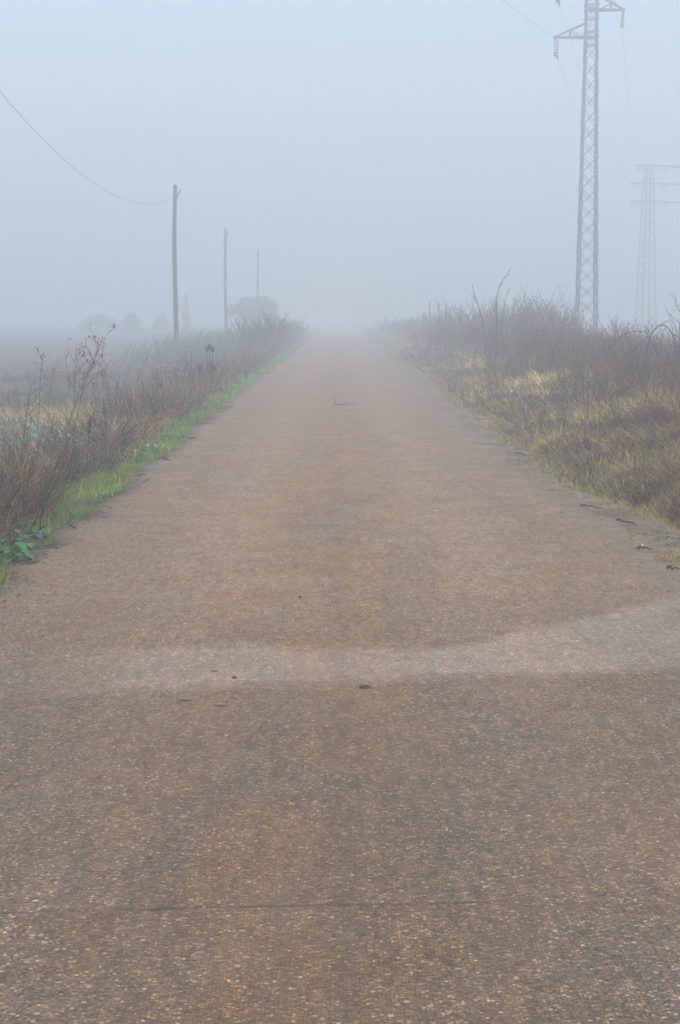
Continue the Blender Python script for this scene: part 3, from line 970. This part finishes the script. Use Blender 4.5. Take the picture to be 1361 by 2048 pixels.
# broad leaved green plants at the near left corner
def broadleaf(px, py, D, n, r, size, label, seed, c0):
    rs = random.Random(seed)
    b = at(px, py, D)
    base = Vector(ground_at(b.x, b.y)); root = empty('broad_leaf_plant', base)
    tag(root, label, 'plant', 'broad leaved green plants at the left road edge')
    for k in range(n):
        a = k * 2.4 + rs.uniform(-.4, .4); h = rs.uniform(.05, .17) * size / .12; rr = rs.uniform(.25, 1.) * r
        e = Vector((math.cos(a) * rr, math.sin(a) * rr, h))
        g = Geo(); g.tube(poly((0, 0, -.02), e, 4, (0, 0, .02)), .003, (.10, .16, .05), 4, cap=False)
        st = g.build('leaf_stalk', M_LEAF, root)
        lg = Geo(); L = size * rs.uniform(.7, 1.15)
        c = np.array([c0]) * rs.uniform(.7, 1.3)
        leaf_shape(lg, np.array([list(e)]), np.array([L]), np.array([L * .78]), np.array([a + rs.gauss(0, .5)]), np.array([rs.uniform(-.1, .5)]), c, c * .9, .35, 7)
        lg.build('leaf', M_LEAF, st)


broadleaf(14, 1132, 11.0, 17, .13, .11, 'bright green round leaved plant touching the left photo edge', 41, (.035, .14, .022))
broadleaf(26, 1150, 10.7, 12, .09, .085, 'dark bluish leaved plant at the very front of the green verge', 42, (.045, .11, .060))
broadleaf(58, 1112, 11.5, 10, .08, .09, 'grey-green leaved plant with small folded leaves behind the front ones', 43, (.075, .15, .09))
broadleaf(66, 1085, 12.2, 8, .08, .09, 'deep green plant under the bent twig on the verge', 44, (.035, .12, .022))
broadleaf(205, 1010, 14.6, 7, .06, .06, 'small pale leaved seedling clump farther up the green verge', 45, (.10, .20, .10))
broadleaf(300, 905, 20, 10, .10, .09, 'whitish green rosette plant by the yellow grass on the verge', 46, (.16, .26, .18))
broadleaf(272, 925, 19, 8, .09, .08, 'whitish green rosette plant just nearer than its twin', 47, (.15, .25, .16))

# bent twigs over the left verge
twig_plant('bent_twig', 'curved brown twig arching down over the green leaves at left edge', 'twig',
           [at(35, 1075, 12.2), at(62, 1062, 12.2), at(80, 1059, 12.1), at(92, 1072, 12.0), at(92, 1092, 11.9)], .006, (.06, .042, .036), 51, 3, .25)
twig_plant('bent_twig', 'dark straight twig poking out of the verge toward the road', 'twig',
           [at(188, 1000, 14.0), at(189, 1015, 13.9), at(190, 1030, 13.8)], .005, DK, 52, 2, .5)

# right side saplings and branches
twig_plant('bare_sapling', 'tallest bare sapling curving right above the brush', 'sapling',
           [at(994, 720, 42), at(994, 640, 42), at(993, 595, 42), at(1003, 565, 42), at(1023, 535, 42)], .016, (.040, .034, .034), 61, 4, .10)
twig_plant('bare_sapling', 'thin bare sapling leaning left beside the tallest one', 'sapling',
           [at(976, 740, 42), at(972, 680, 42), at(962, 625, 42), at(950, 590, 42), at(944, 571, 42)], .016, (.045, .038, .038), 62, 4, .12)
twig_plant('bare_sapling', 'short faint sapling just right of the tallest one', 'sapling',
           [at(1000, 720, 48), at(1003, 650, 48), at(1010, 600, 48), at(1019, 573, 48)], .013, (.06, .05, .05), 63, 5, .12)
twig_plant('bare_sapling', 'twiggy bare sapling left of the near pylon foot', 'sapling',
           [at(1118, 740, 44), at(1122, 680, 44), at(1128, 640, 44), at(1134, 612, 44)], .015, (.09, .066, .058), 64, 14, .32)
twig_plant('bare_sapling', 'spreading bare sapling in the middle of the brush', 'sapling',
           [at(1048, 740, 46), at(1050, 680, 46), at(1052, 640, 46), at(1058, 605, 46)], .013, (.08, .062, .058), 65, 14, .35)
twig_plant('arching_branch', 'long dark branch arching over and down at the right photo edge', 'branch',
           [at(1268, 860, 27), at(1285, 760, 27), at(1300, 672, 27), at(1316, 650, 27), at(1334, 650, 27), at(1350, 680, 27), at(1362, 715, 27)], .013, (.042, .034, .033), 66, 7, .22)
twig_plant('arching_branch', 'branch sloping up right out of the brush below the far pylon', 'branch',
           [at(1195, 780, 30), at(1207, 722, 30), at(1230, 680, 30), at(1262, 662, 30), at(1300, 664, 30)], .012, (.05, .04, .038), 67, 9, .22)
twig_plant('arching_branch', 'branch with forked tip leaning right at the far right of the brush', 'branch',
           [at(1290, 860, 24), at(1315, 790, 24), at(1338, 735, 24), at(1368, 680, 24)], .011, (.05, .04, .038), 68, 9, .25)
twig_plant('bare_sapling', 'fine feathery sapling touching the right photo edge', 'sapling',
           [at(1352, 830, 28), at(1356, 730, 28), at(1360, 660, 28), at(1362, 612, 28)], .012, (.07, .055, .055), 69, 16, .3)
twig_plant('dead_branch', 'dark dead branch leaning left out of the straw grass', 'branch',
           [at(1238, 870, 21), at(1230, 832, 21), at(1215, 790, 21), at(1192, 757, 21)], .011, (.045, .034, .032), 70, 4, .2)
twig_plant('dead_branch', 'pale dead stalk lying sloped across the dark bank at right', 'branch',
           [at(1258, 953, 18.5), at(1275, 940, 18.5), at(1290, 930, 18.5), at(1305, 921, 18.5)], .006, (.20, .15, .10), 71, 1, .2)
twig_plant('dead_branch', 'grey bleached broken stick in the straw beside the dead branch', 'branch',
           [at(1250, 842, 21.2), at(1246, 830, 21.2), at(1244, 815, 21.2)], .008, (.35, .36, .38), 72, 0, .2)

# two thin posts behind the brush
for px, lab in ((860, 'left one of two thin dark posts showing above the far brush'), (878, 'right one of two thin dark posts showing above the far brush')):
    p = at(px, 605, 100); z0 = float(gz(p.x, p.y))
    root = empty('fence_post', (p.x, p.y, z0)); tag(root, lab, 'post', 'thin posts behind the brush')
    g = Geo(); g.tube([(0, 0, -.1), (.01, 0, .9), (0, 0, p.z - z0)], [.055, .05, .045], DK, 8); g.build('shaft', M_WOOD, root)
    g = Geo(); g.tube([(0, 0, p.z - z0 - .004), (0, 0, p.z - z0 + .03)], [.05, .03], DK, 8); g.build('cap', M_WOOD, root)


# ------------------------------------------------------------------ wooden poles
POLES = [(-7.75, 32.0, 7.95, ''), (-7.4, 76.7, 7.5, ''), (-7.45, 113.8, 7.5, ''), (-6.95, 150.5, 7.5, '')]
PL = ['nearest leaning wooden pole just outside the left photo edge', 'tallest and darkest wooden utility pole left of the road',
      'middle wooden utility pole fading in the fog', 'faintest wooden utility pole rising behind the big round shrub']


def wooden_pole(i):
    x, y, H, _ = POLES[i]
    rs = random.Random(100 + i)
    z0 = float(gz(x, y)); root = empty('utility_pole', (x, y, z0))
    tag(root, PL[i], 'utility pole', 'wooden utility poles along the left of the road')
    H = H - z0
    K = 16; P, Rd = [], []
    for k in range(K):
        t = k / (K - 1)
        P.append(Vector(((.13 * t if i == 1 else 0) + .05 * math.sin(t * 5 + i) * (1 if i == 1 else .6), .03 * math.sin(t * 3), -.4 + (H + .4) * t)))
        Rd.append(.116 - .026 * t + rs.uniform(-.004, .004))
    P.append(P[-1] + Vector((-.03, 0, .06))); Rd.append(.05)
    g = Geo(); g.tube(P, Rd, (1, 1, 1), 12)
    # knots
    for _ in range(5):
        k = rs.randint(3, 13); a = rs.uniform(0, 6.28)
        c = P[k] + Vector((math.cos(a) * Rd[k] * .85, math.sin(a) * Rd[k] * .85, 0))
        g.tube([c, c + Vector((math.cos(a) * .03, math.sin(a) * .03, .015))], [.035, .012], (1, 1, 1), 6)
    g.build('shaft', M_WOOD, root)
    g = Geo(); top = P[K - 1]
    s = 1
    a0 = top + Vector((.09 * s, -.0, -.42)); a1 = top + Vector((.22 * s, -.02, -.10))
    g.tube([a0, a0.lerp(a1, .5) + Vector((.02 * s, 0, -.02)), a1], [.035, .03, .014], (1, 1, 1), 8)
    g.build('bracket', M_DARKM, root)
    g = Geo(); g.tube([top + Vector((0, 0, -.50)), top + Vector((0, 0, -.40))], [.118, .118], (1, 1, 1), 12); g.build('steel_band', M_DARKM, root)
    return Vector((x, y, z0)) + a0 + Vector((.02, 0, .02))


hooks = [wooden_pole(i) for i in range(4)]


def cable(name, label, group, a, b, sag, r, k=40, m=None):
    a = Vector(a); b = Vector(b)
    P = [a.lerp(b, i / (k - 1)) - Vector((0, 0, sag * 4 * (i / (k - 1)) * (1 - i / (k - 1)))) for i in range(k)]
    loc = tuple(a)
    g = Geo(); g.tube([p - a for p in P], r, (1, 1, 1), 6)
    o = g.build(name, m or M_WIRE); o.location = loc
    tag(o, label, 'cable', group)
    return o


GT = 'telephone cables strung between the wooden poles'
cable('cable', 'sagging telephone cable running from upper left to the tallest pole', GT, hooks[0] , hooks[1], 1.69, .0055)
cable('cable', 'slack telephone cable dropping right from the tallest wooden pole', GT, hooks[1], hooks[2], 2.2, .0042)
cable('cable', 'fog-faded telephone cable between middle and faintest wooden poles', GT, hooks[2], hooks[3], 1.8, .004)


# ------------------------------------------------------------------ lattice pylons
def lattice(root, H, wb, wt, n, leg=.11, brace=.05, stepped=True, loc_mat=M_GALV, z_split=None):
    """four legs + bracing on four faces. width wb at base, wt at z_split and above"""
    zs_ = z_split or H
    def hw(z): return (wb + (wt - wb) * min(z / zs_, 1)) / 2
    for sx in (-1, 1):
        for sy in (-1, 1):
            g = Geo()
            seg = 14 if stepped else 6
            for k in range(seg):
                z0 = H * k / seg; z1 = H * (k + 1) / seg
                z1o = z1 + .16 if stepped and k < seg - 1 else z1
                o0 = .0 if not stepped else (.030 if z0 < zs_ * .98 else 0)
                w = leg * (1 - .25 * k / seg)
                a = Vector((sx * (hw(z0) + o0), sy * (hw(z0) + o0), z0 - (.3 if k == 0 else 0))); b = Vector((sx * hw(z1), sy * hw(z1), z1o))
                # an angle iron: two flanges
                g.bar(a - Vector((sx * w / 2, 0, 0)), b - Vector((sx * w / 2, 0, 0)), w, .016)
                g.bar(a - Vector((sx * .010, sy * (w / 2 + .010), 0)), b - Vector((sx * .010, sy * (w / 2 + .010), 0)), .016, w)
            g.build('leg', M_GALV, root, smooth=False)
    for face in range(4):
        g = Geo()
        rot = face * math.pi / 2
        for k in range(n):
            z0 = .1 + (zs_ - .1) * k / n; z1 = .1 + (zs_ - .1) * (k + 1) / n
            for s in (-1, 1):
                a = rot_z((s * (hw(z0) - .03), -hw(z0) + .012 * (1 + (s > 0)), z0), rot); b = rot_z((-s * (hw(z1) - .03), -hw(z1) + .012 * (1 + (s > 0)), z1), rot)
                g.bar(a, b, brace, brace * .5)
        z = zs_
        while z < H - .2:
            z1 = min(z + (wt * 1.05), H)
            for s in (-1, 1):
                a = rot_z((s * (hw(z) - .03), -hw(z) + .012 * (1 + (s > 0)), z), rot); b = rot_z((-s * (hw(z1) - .03), -hw(z1) + .012 * (1 + (s > 0)), z1), rot)
                g.bar(a, b, brace * .85, brace * .4)
            a = rot_z((-hw(z), -hw(z) - .012, z), rot); b = rot_z((hw(z), -hw(z) - .012, z), rot)
            g.bar(a, b, brace * 1.3, brace * 1.3)
            z = z1
        g.build('bracing', M_GALV, root, smooth=False)


def insulator(parent, p, L=.55, tilt=(0, 0), weight=False):
    g = Geo(); p = Vector(p)
    e = p + Vector((tilt[0], tilt[1], -L))
    n = 6
    P, Rd = [p + Vector((0, 0, .04))], [.018]
    for k in range(n):
        q = p.lerp(e, (k + .5) / n); d = (e - p) / n
        P += [q - d * .25, q, q + d * .20]; Rd += [.022, .085, .030]
    P.append(e); Rd.append(.02)
    g.tube(P, Rd, (1, 1, 1), 10)
    g.build('insulator', M_GLASS, parent)
    g2 = Geo(); g2.tube([e + Vector((0, 0, .03)), e - Vector((0, 0, .12))], [.05, .035], (1, 1, 1), 8)
    if weight:
        g2.box(e + Vector((-.10, 0, .16)), (.2, .16, .2))
    g2.build('clamp', M_DARKM, parent)
    return e - Vector((0, 0, .1))


PXP, PYP = at(1172, 690, 91.0).x, 91.0
z0 = float(gz(PXP, PYP))
py1 = empty('lattice_pylon', (PXP, PYP, z0))
py1.rotation_euler.z = 0
tag(py1, 'near galvanised lattice pylon whose top leaves the upper photo edge', 'pylon', 'lattice pylons on the right')
lattice(py1, 23.6 - z0, 1.13, .66, 19, .105, .055, True, z_split=16.05 - z0)


def arm(root, x0, xt, z, rise, dy=.34, part='crossarm'):
    """triangular bracket arm from the tower face at x0 to the tip xt; z relative to root"""
    s = 1 if xt > x0 else -1
    g = Geo(); tip = Vector((xt, 0, z))
    for sy in (-1, 1):
        g.bar((x0 - s * .72, sy * dy, z), tip + Vector((0, sy * .05, 0)), .10, .10)
        g.bar((x0, sy * dy, z + rise), tip + Vector((0, sy * .05, .03)), .07, .07)
        m = (x0 + xt) / 2
        g.bar((m, sy * (dy + .05) / 2, z + .03), (m, sy * (dy + .05) / 2, z + rise / 2 - .03), .05, .05)
        g.bar((m, sy * (dy + .05) / 2 + .012, z + rise / 2 - .03), (x0 + s * .1, sy * dy + .012, z + .03), .05, .04)
    g.bar((x0 + s * .02, -dy, z - .02), (x0 + s * .02, dy, z - .02), .06, .06)
    g.box(tip, (.16, .2, .14))
    return g.build(part, M_GALV, root, smooth=False)


def tip_ins(arm_o, x, z, s):
    e = insulator(arm_o, (x, -.07, z - .05), .80, (s * -.02, -.1))
    insulator(arm_o, (x - s * .16 if s < 0 else x - .0, .08, z - .05), .95 if s < 0 else .7, (.05 * -s, .25), weight=(s < 0))
    return e


tips = []
for x0, px, zz, rise in ((-.34, 1110, at(1110, 75, 91).z, .72), (.37, 1246, at(1246, 20, 91).z, .78), (-.37, 1112, at(1112, -33, 91).z, .72), (.37, 1246, at(1246, -86, 91).z, .78)):
    xt = at(px, 80, 91.).x - PXP
    zr = zz - z0
    o = arm(py1, x0, xt, zr, rise)
    e = tip_ins(o, xt, zr, 1 if xt > 0 else -1)
    tips.append(Vector((PXP, PYP, z0)) + Vector((xt, 0, zr - .05)))
g = Geo(); g.box((0, 0, .1), (1.7, 1.7, .5)); g.build('concrete_footing', M_CONC, py1, smooth=False)

# far pylon
X2, Y2 = at(1291, 665, 168).x, 168.
z2 = float(gz(X2, Y2))
py2 = empty('lattice_pylon', (X2, Y2, z2)); py2.rotation_euler.z = R(17)
tag(py2, 'faint far pylon with three level crossarms dissolving in fog', 'pylon', 'lattice pylons on the right')
H2 = at(1291, 331, 168).z - z2
lattice(py2, H2, 1.70, .78, 16, .13, .05, False)
tips2 = []
for py_, hl, hr in ((331, 1.30, 3.6), (367, 1.60, 3.4), (403, 1.65, 3.4)):
    zr = at(1291, py_, 168).z - z2
    hl *= 1.1; hr *= 1.1
    g = Geo()
    for sy in (-1, 1):
        g.bar((-hl, sy * .36, zr), (hr, sy * .36, zr), .09, .10)
        g.bar((-hl, sy * .36, zr - .02), (-.36, sy * .37, zr - .35), .05, .05); g.bar((hr, sy * .36, zr - .02), (.36, sy * .37, zr - .35), .05, .05)
    for xx in (-hl, -.6, .6, hr): g.bar((xx, -.36, zr + .012), (xx, .36, zr + .012), .08, .08)
    o = g.build('crossarm', M_GALV, py2, smooth=False)
    for xx in (-hl + .05, -hl + .35, 1.5, 2.0, hr - .1):
        e = insulator(o, (xx, 0, zr - .02), .45)
    g = Geo(); g.tube([Vector((1.5, 0, zr - .45)), Vector((1.75, 0, zr - .72)), Vector((2.0, 0, zr - .45))], .02, (1, 1, 1), 6); g.build('jumper_wire', M_WIRE, o)
    tips2.append((Vector((X2, Y2, z2)) + rot_z((-hl + .05, 0, zr - .5), R(17)), Vector((X2, Y2, z2)) + rot_z((hr - .1, 0, zr - .5), R(17))))
g = Geo(); g.box((0, 0, .1), (2.0, 2.0, .5)); g.build('concrete_footing', M_CONC, py2, smooth=False)

GP = 'power lines between the pylons'
cable('power_line', 'power line from the lower left arm of the near pylon to the far pylon', GP, tips[0] + Vector((.1, .3, -.9)), tips2[2][0], .9, .008)
cable('power_line', 'power line dropping right of the near pylon from its right arm', GP, tips[1] + Vector((0, .2, -.85)), tips2[0][0], .9, .008)
cable('power_line', 'power line from the upper left arm crossing behind the near pylon', GP, tips[2] + Vector((.1, .3, -.9)), tips2[1][0], .9, .008)
for k, lab in ((0, 'power line rising left from the lower left arm tip'), (2, 'power line rising left from the upper left arm tip'), (1, 'power line rising left from the right arm tip')):
    t = tips[k]; n_ = Vector((t.x - 49, t.y - 170, t.z + 1))
    cable('power_line', lab, GP, t, n_, 2.6 , .009, 60)


# ------------------------------------------------------------------ distant trees and shrubs
def crown_tree(name, label, cat, px, pyb, D, width, height, shape, seed, n=2600, trunk=.25, group='trees and shrubs fading in the fog'):
    rs = np.random.default_rng(seed)
    b = at(px, pyb, D); z = float(gz(b.x, b.y))
    root = empty(name, (b.x, b.y, z)); tag(root, label, cat, group)
    # trunk with limbs
    g = Geo(); th = height * trunk
    g.tube([(0, 0, -.2), (.03, 0, th * .5), (.0, 0.02, th), (.02, 0, th + height * .25)], [width * .045, width * .036, width * .03, width * .012], (1, 1, 1), 8)
    for k in range(9):
        a = k * 2.4; rr = width * .36 * rs.uniform(.6, 1); zz = height * rs.uniform(.45, .82)
        if shape == 'cone': rr *= .6
        if shape == 'dome': rr *= .8; zz *= .8
        g.tube([Vector((0, 0, th * .8)), Vector((math.cos(a) * rr * .5, math.sin(a) * rr * .5, (th + zz) / 2)), Vector((math.cos(a) * rr, math.sin(a) * rr, zz))], [width * .022, width * .015, width * .005], (1, 1, 1), 5, cap=False)
    g.build('trunk', M_WOOD, root)
    # crown: clumps of leaves
    nc = 60 if shape == 'round' else 90
    C, Rr_ = [], []
    while len(C) < nc:
        a = rs.uniform(0, 6.28); u = rs.random() ** .5
        if shape == 'round':
            zt = rs.uniform(-.9, 1); r = math.sqrt(max(0, 1 - zt * zt)) * rs.uniform(.55, .92)
            p = (math.cos(a) * r * width / 2, math.sin(a) * r * width / 2, th + (height - th) * (.5 + .42 * zt)); q = width * .10
        elif shape == 'dome':
            zt = rs.random(); r = (1 - zt ** 2.2) ** .5 * rs.uniform(.4, .92)
            p = (math.cos(a) * r * width / 2, math.sin(a) * r * width / 2, height * (.06 + .84 * zt)); q = width * .10
        else:
            zt = rs.random(); r = (1 - zt) ** .7 * rs.uniform(.3, .9)
            p = (math.cos(a) * r * width / 2, math.sin(a) * r * width / 2, height * (.05 + .90 * zt)); q = width * .15
        C.append(p); Rr_.append(q * rs.uniform(.7, 1.3))
    C = np.array(C); Rr_ = np.array(Rr_)
    ci = rs.integers(0, nc, n)
    dv = rs.normal(0, 1, (n, 3)); dv /= np.linalg.norm(dv, axis=1, keepdims=True)
    P = C[ci] + dv * (Rr_[ci] * rs.random(n) ** .4)[:, None] * np.array([1, 1, 1.05])
    P[:, 2] = np.maximum(P[:, 2], .05)
    tone = rs.uniform(.7, 1.3, nc)[ci][:, None]
    n *= 1
    c = np.array([[.035, .048, .026]]) * tone * rs.uniform(.8, 1.25, (n, 1))
    g = Geo()
    s = width * .035 if shape != 'cone' else width * .06
    leaf_shape(g, P, rs.uniform(.8, 1.6, n) * s * 1.3, rs.uniform(.6, 1.2, n) * s, rs.uniform(0, 6.28, n), rs.uniform(-.6, 1.2, n), c, c, .2, 3)
    g.build('crown', M_GRASS, root)


crown_tree('shrub', 'large rounded shrub at the left verge hiding the faintest pole foot', 'shrub', 512, 668, 152, 4.9, 3.4, 'round', 1, 9000, .18)
crown_tree('tree', 'narrow pointed cypress just right of the tallest wooden pole', 'tree', 373, 662, 186, 1.2, 4.4, 'cone', 2, 7000, .08)
crown_tree('tree', 'dome shaped tree standing farthest from the poles except the wide low one', 'tree', 262, 664, 188, 2.5, 2.2, 'dome', 3, 9000, .1)
crown_tree('tree', 'small round tree between the dome shaped tree and the tallest pole', 'tree', 324, 664, 194, 2.2, 2.15, 'dome', 4, 8000, .1)
crown_tree('shrub', 'wide low dome-shaped leafy mass at the far left of the field', 'shrub', 200, 664, 196, 5.2, 1.65, 'dome', 5, 11000, .1)  # leafy mound standing in for a low hut-like mass


# ------------------------------------------------------------------ small loose things
def lump(name, label, cat, px, py, sx, sy, sz, m, seed, group=None, on_road=True, D=None):
    """small irregular lump: an ico-like ball displaced by noise"""
    dd = (_ex * (px - 680.5) + _u * (1024 - py) + _f * FPX)
    if D is None:
        k = CAM_Z / -dd[2]; p = Vector((dd[0] * k, dd[1] * k, 0))
    else:
        p = at(px, py, D)
    zz = .018 if on_road else float(gz(p.x, p.y))
    if D is not None: zz = p.z
    rs = random.Random(seed)
    g = Geo(); nu, nv = 10, 7
    V = []
    for j in range(nv):
        ph = math.pi * (j + .02) / (nv - 1 + .04)
        for i in range(nu):
            th_ = 2 * math.pi * i / nu
            r = 1 + .35 * (noise.noise(Vector((math.cos(th_) * 1.3 + seed, math.sin(th_) * 1.3, math.cos(ph) * 1.3))))
            V.append((sx * r * math.sin(ph) * math.cos(th_), sy * r * math.sin(ph) * math.sin(th_), sz * r * (math.cos(ph) + .55)))
    idx = np.arange(nu * nv).reshape(nv, nu)
    F = np.stack([idx[:-1], np.roll(idx[:-1], -1, 1), np.roll(idx[1:], -1, 1), idx[1:]], -1).reshape(-1, 4)
    g.add(V, F, (1, 1, 1))
    o = g.build(name, m); o.location = (p.x, p.y, zz)
    tag(o, label, cat, group)
    return o


lump('mud_clod', 'dark flat clod lying mid road on the pale band', 'clod', 730, 1385, .028, .022, .008, M_TAR, 1)
lump('mud_clod', 'small black crumb left of the clod on the pale band', 'clod', 469, 1365, .010, .020, .007, M_TAR, 2)
lump('mud_clod', 'tiny dark pebble alone on the road above the pale band', 'clod', 601, 1203, .009, .009, .008, M_TAR, 3)
lump('pebble', 'white pebble on dark debris at the right road edge', 'pebble', 1285, 1096, 0.006, .006, .006, M_PAPER, 4)
lump('pebble', 'small pale pebble right of the white one at the road edge', 'pebble', 1310, 1100, .004, .004, .004, M_PAPER, 5)


def flat_scrap(name, label, cat, px, py, D, w_, h_, m, seed):
    rs = random.Random(seed)
    p = at(px, py, D)
    n = 7; V = []
    for j in range(n):
        for i in range(n):
            u = i / (n - 1) - .5; v = j / (n - 1) - .5
            V.append((u * w_ * (1 + .3 * math.sin(v * 5 + seed)), .05 * math.sin(u * 9 + seed) * w_ * 2 + .3 * v * h_, v * h_ * (1 + .3 * math.cos(u * 6)) + .03 * math.sin(u * 14) * h_ * 3))
    idx = np.arange(n * n).reshape(n, n)
    F = np.stack([idx[:-1, :-1], idx[:-1, 1:], idx[1:, 1:], idx[1:, :-1]], -1).reshape(-1, 4)
    g = Geo(); g.add(V, F, (1, 1, 1)); o = g.build(name, m); o.location = p
    sol = o.modifiers.new('thickness', 'SOLIDIFY'); sol.thickness = .003
    tag(o, label, cat)


flat_scrap('plastic_scrap', 'crumpled white plastic scrap caught in the straw grass at right', 'litter', 1281, 868, 20, .065, .045, M_PAPER, 1)
flat_scrap('plastic_scrap', 'tiny white scrap in the grass farther along the right bank', 'litter', 1023, 782, 32, .035, .05, M_PAPER, 2)
flat_scrap('plastic_scrap', 'tiny white scrap among dead weeds on the left verge', 'litter', 447, 773, 36, .035, .05, M_PAPER, 3)


def stick(label, pa, pb, r, c, seed, group='sticks lying along the road edges'):
    def gp(px, py):
        dd = (_ex * (px - 680.5) + _u * (1024 - py) + _f * FPX); k = CAM_Z / -dd[2]
        x, y = dd[0] * k, dd[1] * k
        z = .012 if edge_l(y) < x < edge_r(y) else float(gz(x, y)) + .015
        return Vector((x, y, max(z, 0.0 if abs(x) < 2.4 else z)))
    a, b = gp(*pa), gp(*pb)
    rs = random.Random(seed)
    P = poly((0, 0, 0), b - a, 6, (rs.gauss(0, .01), rs.gauss(0, .03), .006), .006, rs)
    g = Geo(); g.tube(P, [r, r, r * .9, r * .8, r * .6, r * .4], c, 6)
    L = (b - a).length
    for _ in range(2):
        k = rs.randint(1, 4); e = P[k] + Vector((rs.gauss(0, .2), rs.gauss(0, .6), .03)) * L * .3
        g.tube([P[k], e], [r * .6, r * .25], c, 5)
    o = g.build('stick', M_STEM); o.location = a
    tag(o, label, 'stick', group)


stick('dark stick jutting from the verge beside the yellow grass clump', (372, 877), (392, 880), .010, DK, 1)
stick('thin dark stick on the road edge just before the broad leaves', (42, 1131), (78, 1126), .008, DK, 2)
stick('short stick lying on silt below the curved twig', (92, 1092), (117, 1100), .007, (.07, .055, .045), 3)
stick('crooked stick by the bright green verge tuft', (140, 1055), (154, 1061), .007, DK, 4)
stick('fine stick pointing into the road from the middle of the verge', (228, 987), (253, 986), .007, DK, 5)
stick('thin stick near the small brown leaf on the verge', (326, 915), (342, 922), .007, DK, 6)
stick('small dark stick below the rosette plants', (278, 953), (289, 953), .009, DK, 7)
stick('pale grey wooden stick lying beyond the right road edge', (1030, 906), (1078, 914), .016, (.26, .23, .21), 8)
stick('black stick at the right road edge under the straw bank', (1160, 1014), (1205, 1016), .008, DK, 9)
stick('dark twig on the sandy right shoulder', (1235, 1039), (1272, 1048), .010, DK, 10)
stick('thick dark stick beneath the white pebble', (1272, 1096), (1302, 1099), .010, DK, 11)
stick('short twig low on the right beside the last moss patch', (1335, 1140), (1361, 1142), .009, DK, 12)
stick('slim curved twig lying on the far middle of the road', (667, 816), (674, 795), .012, (.05, .06, .05), 13)

# shallow puddles of rain glinting on the tarmac
mp, n_, b_ = mat('puddle_water')
b_.inputs['Base Color'].default_value = (.05, .06, .07, 1); b_.inputs['Roughness'].default_value = .03; b_.inputs['IOR'].default_value = 1.33
b_.inputs['Specular IOR Level'].default_value = .5
for px, py, rx, ry, lab in ((444, 1420, .024, .06, 'widest small puddle glinting just nearer than the pale band'),
                            (431, 1351, .015, .035, 'tiny puddle glinting inside the pale band'),
                            (372, 1409, .025, .03, 'dull tiny puddle left of the widest one'),
                            (299, 1731, .010, .012, 'nearest tiny puddle glinting on the brown tarmac')):
    dd = (_ex * (px - 680.5) + _u * (1024 - py) + _f * FPX); k = CAM_Z / -dd[2]
    x, y = dd[0] * k, dd[1] * k
    g = Geo(); m_ = 24
    ry *= .55; V = [(0, 0, .0015)]
    V += [(rx * (1 + .35 * math.sin(3 * a + px)) * math.cos(a), ry * (1 + .3 * math.cos(2 * a + py)) * math.sin(a), .0) for a in np.linspace(0, 2 * math.pi, m_, endpoint=False)]
    F = [[0, 1 + i, 1 + (i + 1) % m_, 1 + (i + 2) % m_] for i in range(0, m_, 2)]
    g.add(V, F, (1, 1, 1))
    zr = .022 - .022 * (x / 2.1) ** 2 + .006 * (float(vn(x, y, 1.1, 30)) - .5)
    o = g.build('puddle', mp); o.location = (x, y, zr + .004)
    tag(o, lab, 'puddle', 'small puddles on the road')

# ------------------------------------------------------------------ the fog
g = Geo(); g.box((0, 300, 13.2), (760, 690, 29.6))
mh = bpy.data.materials.new('haze'); mh.use_nodes = True
n = mh.node_tree; n.nodes.clear()
mo = n.nodes.new('ShaderNodeOutputMaterial'); pv = n.nodes.new('ShaderNodeVolumePrincipled')
pv.inputs['Color'].default_value = (.843, .933, 1.0, 1)
pv.inputs['Density'].default_value = HAZE_DENSITY
pv.inputs['Anisotropy'].default_value = .2
n.links.new(pv.outputs[0], mo.inputs['Volume'])
hz = g.build('haze', mh, smooth=False)
tag(hz, 'pale blue-grey fog filling the air over road and fields', 'fog', kind='stuff')
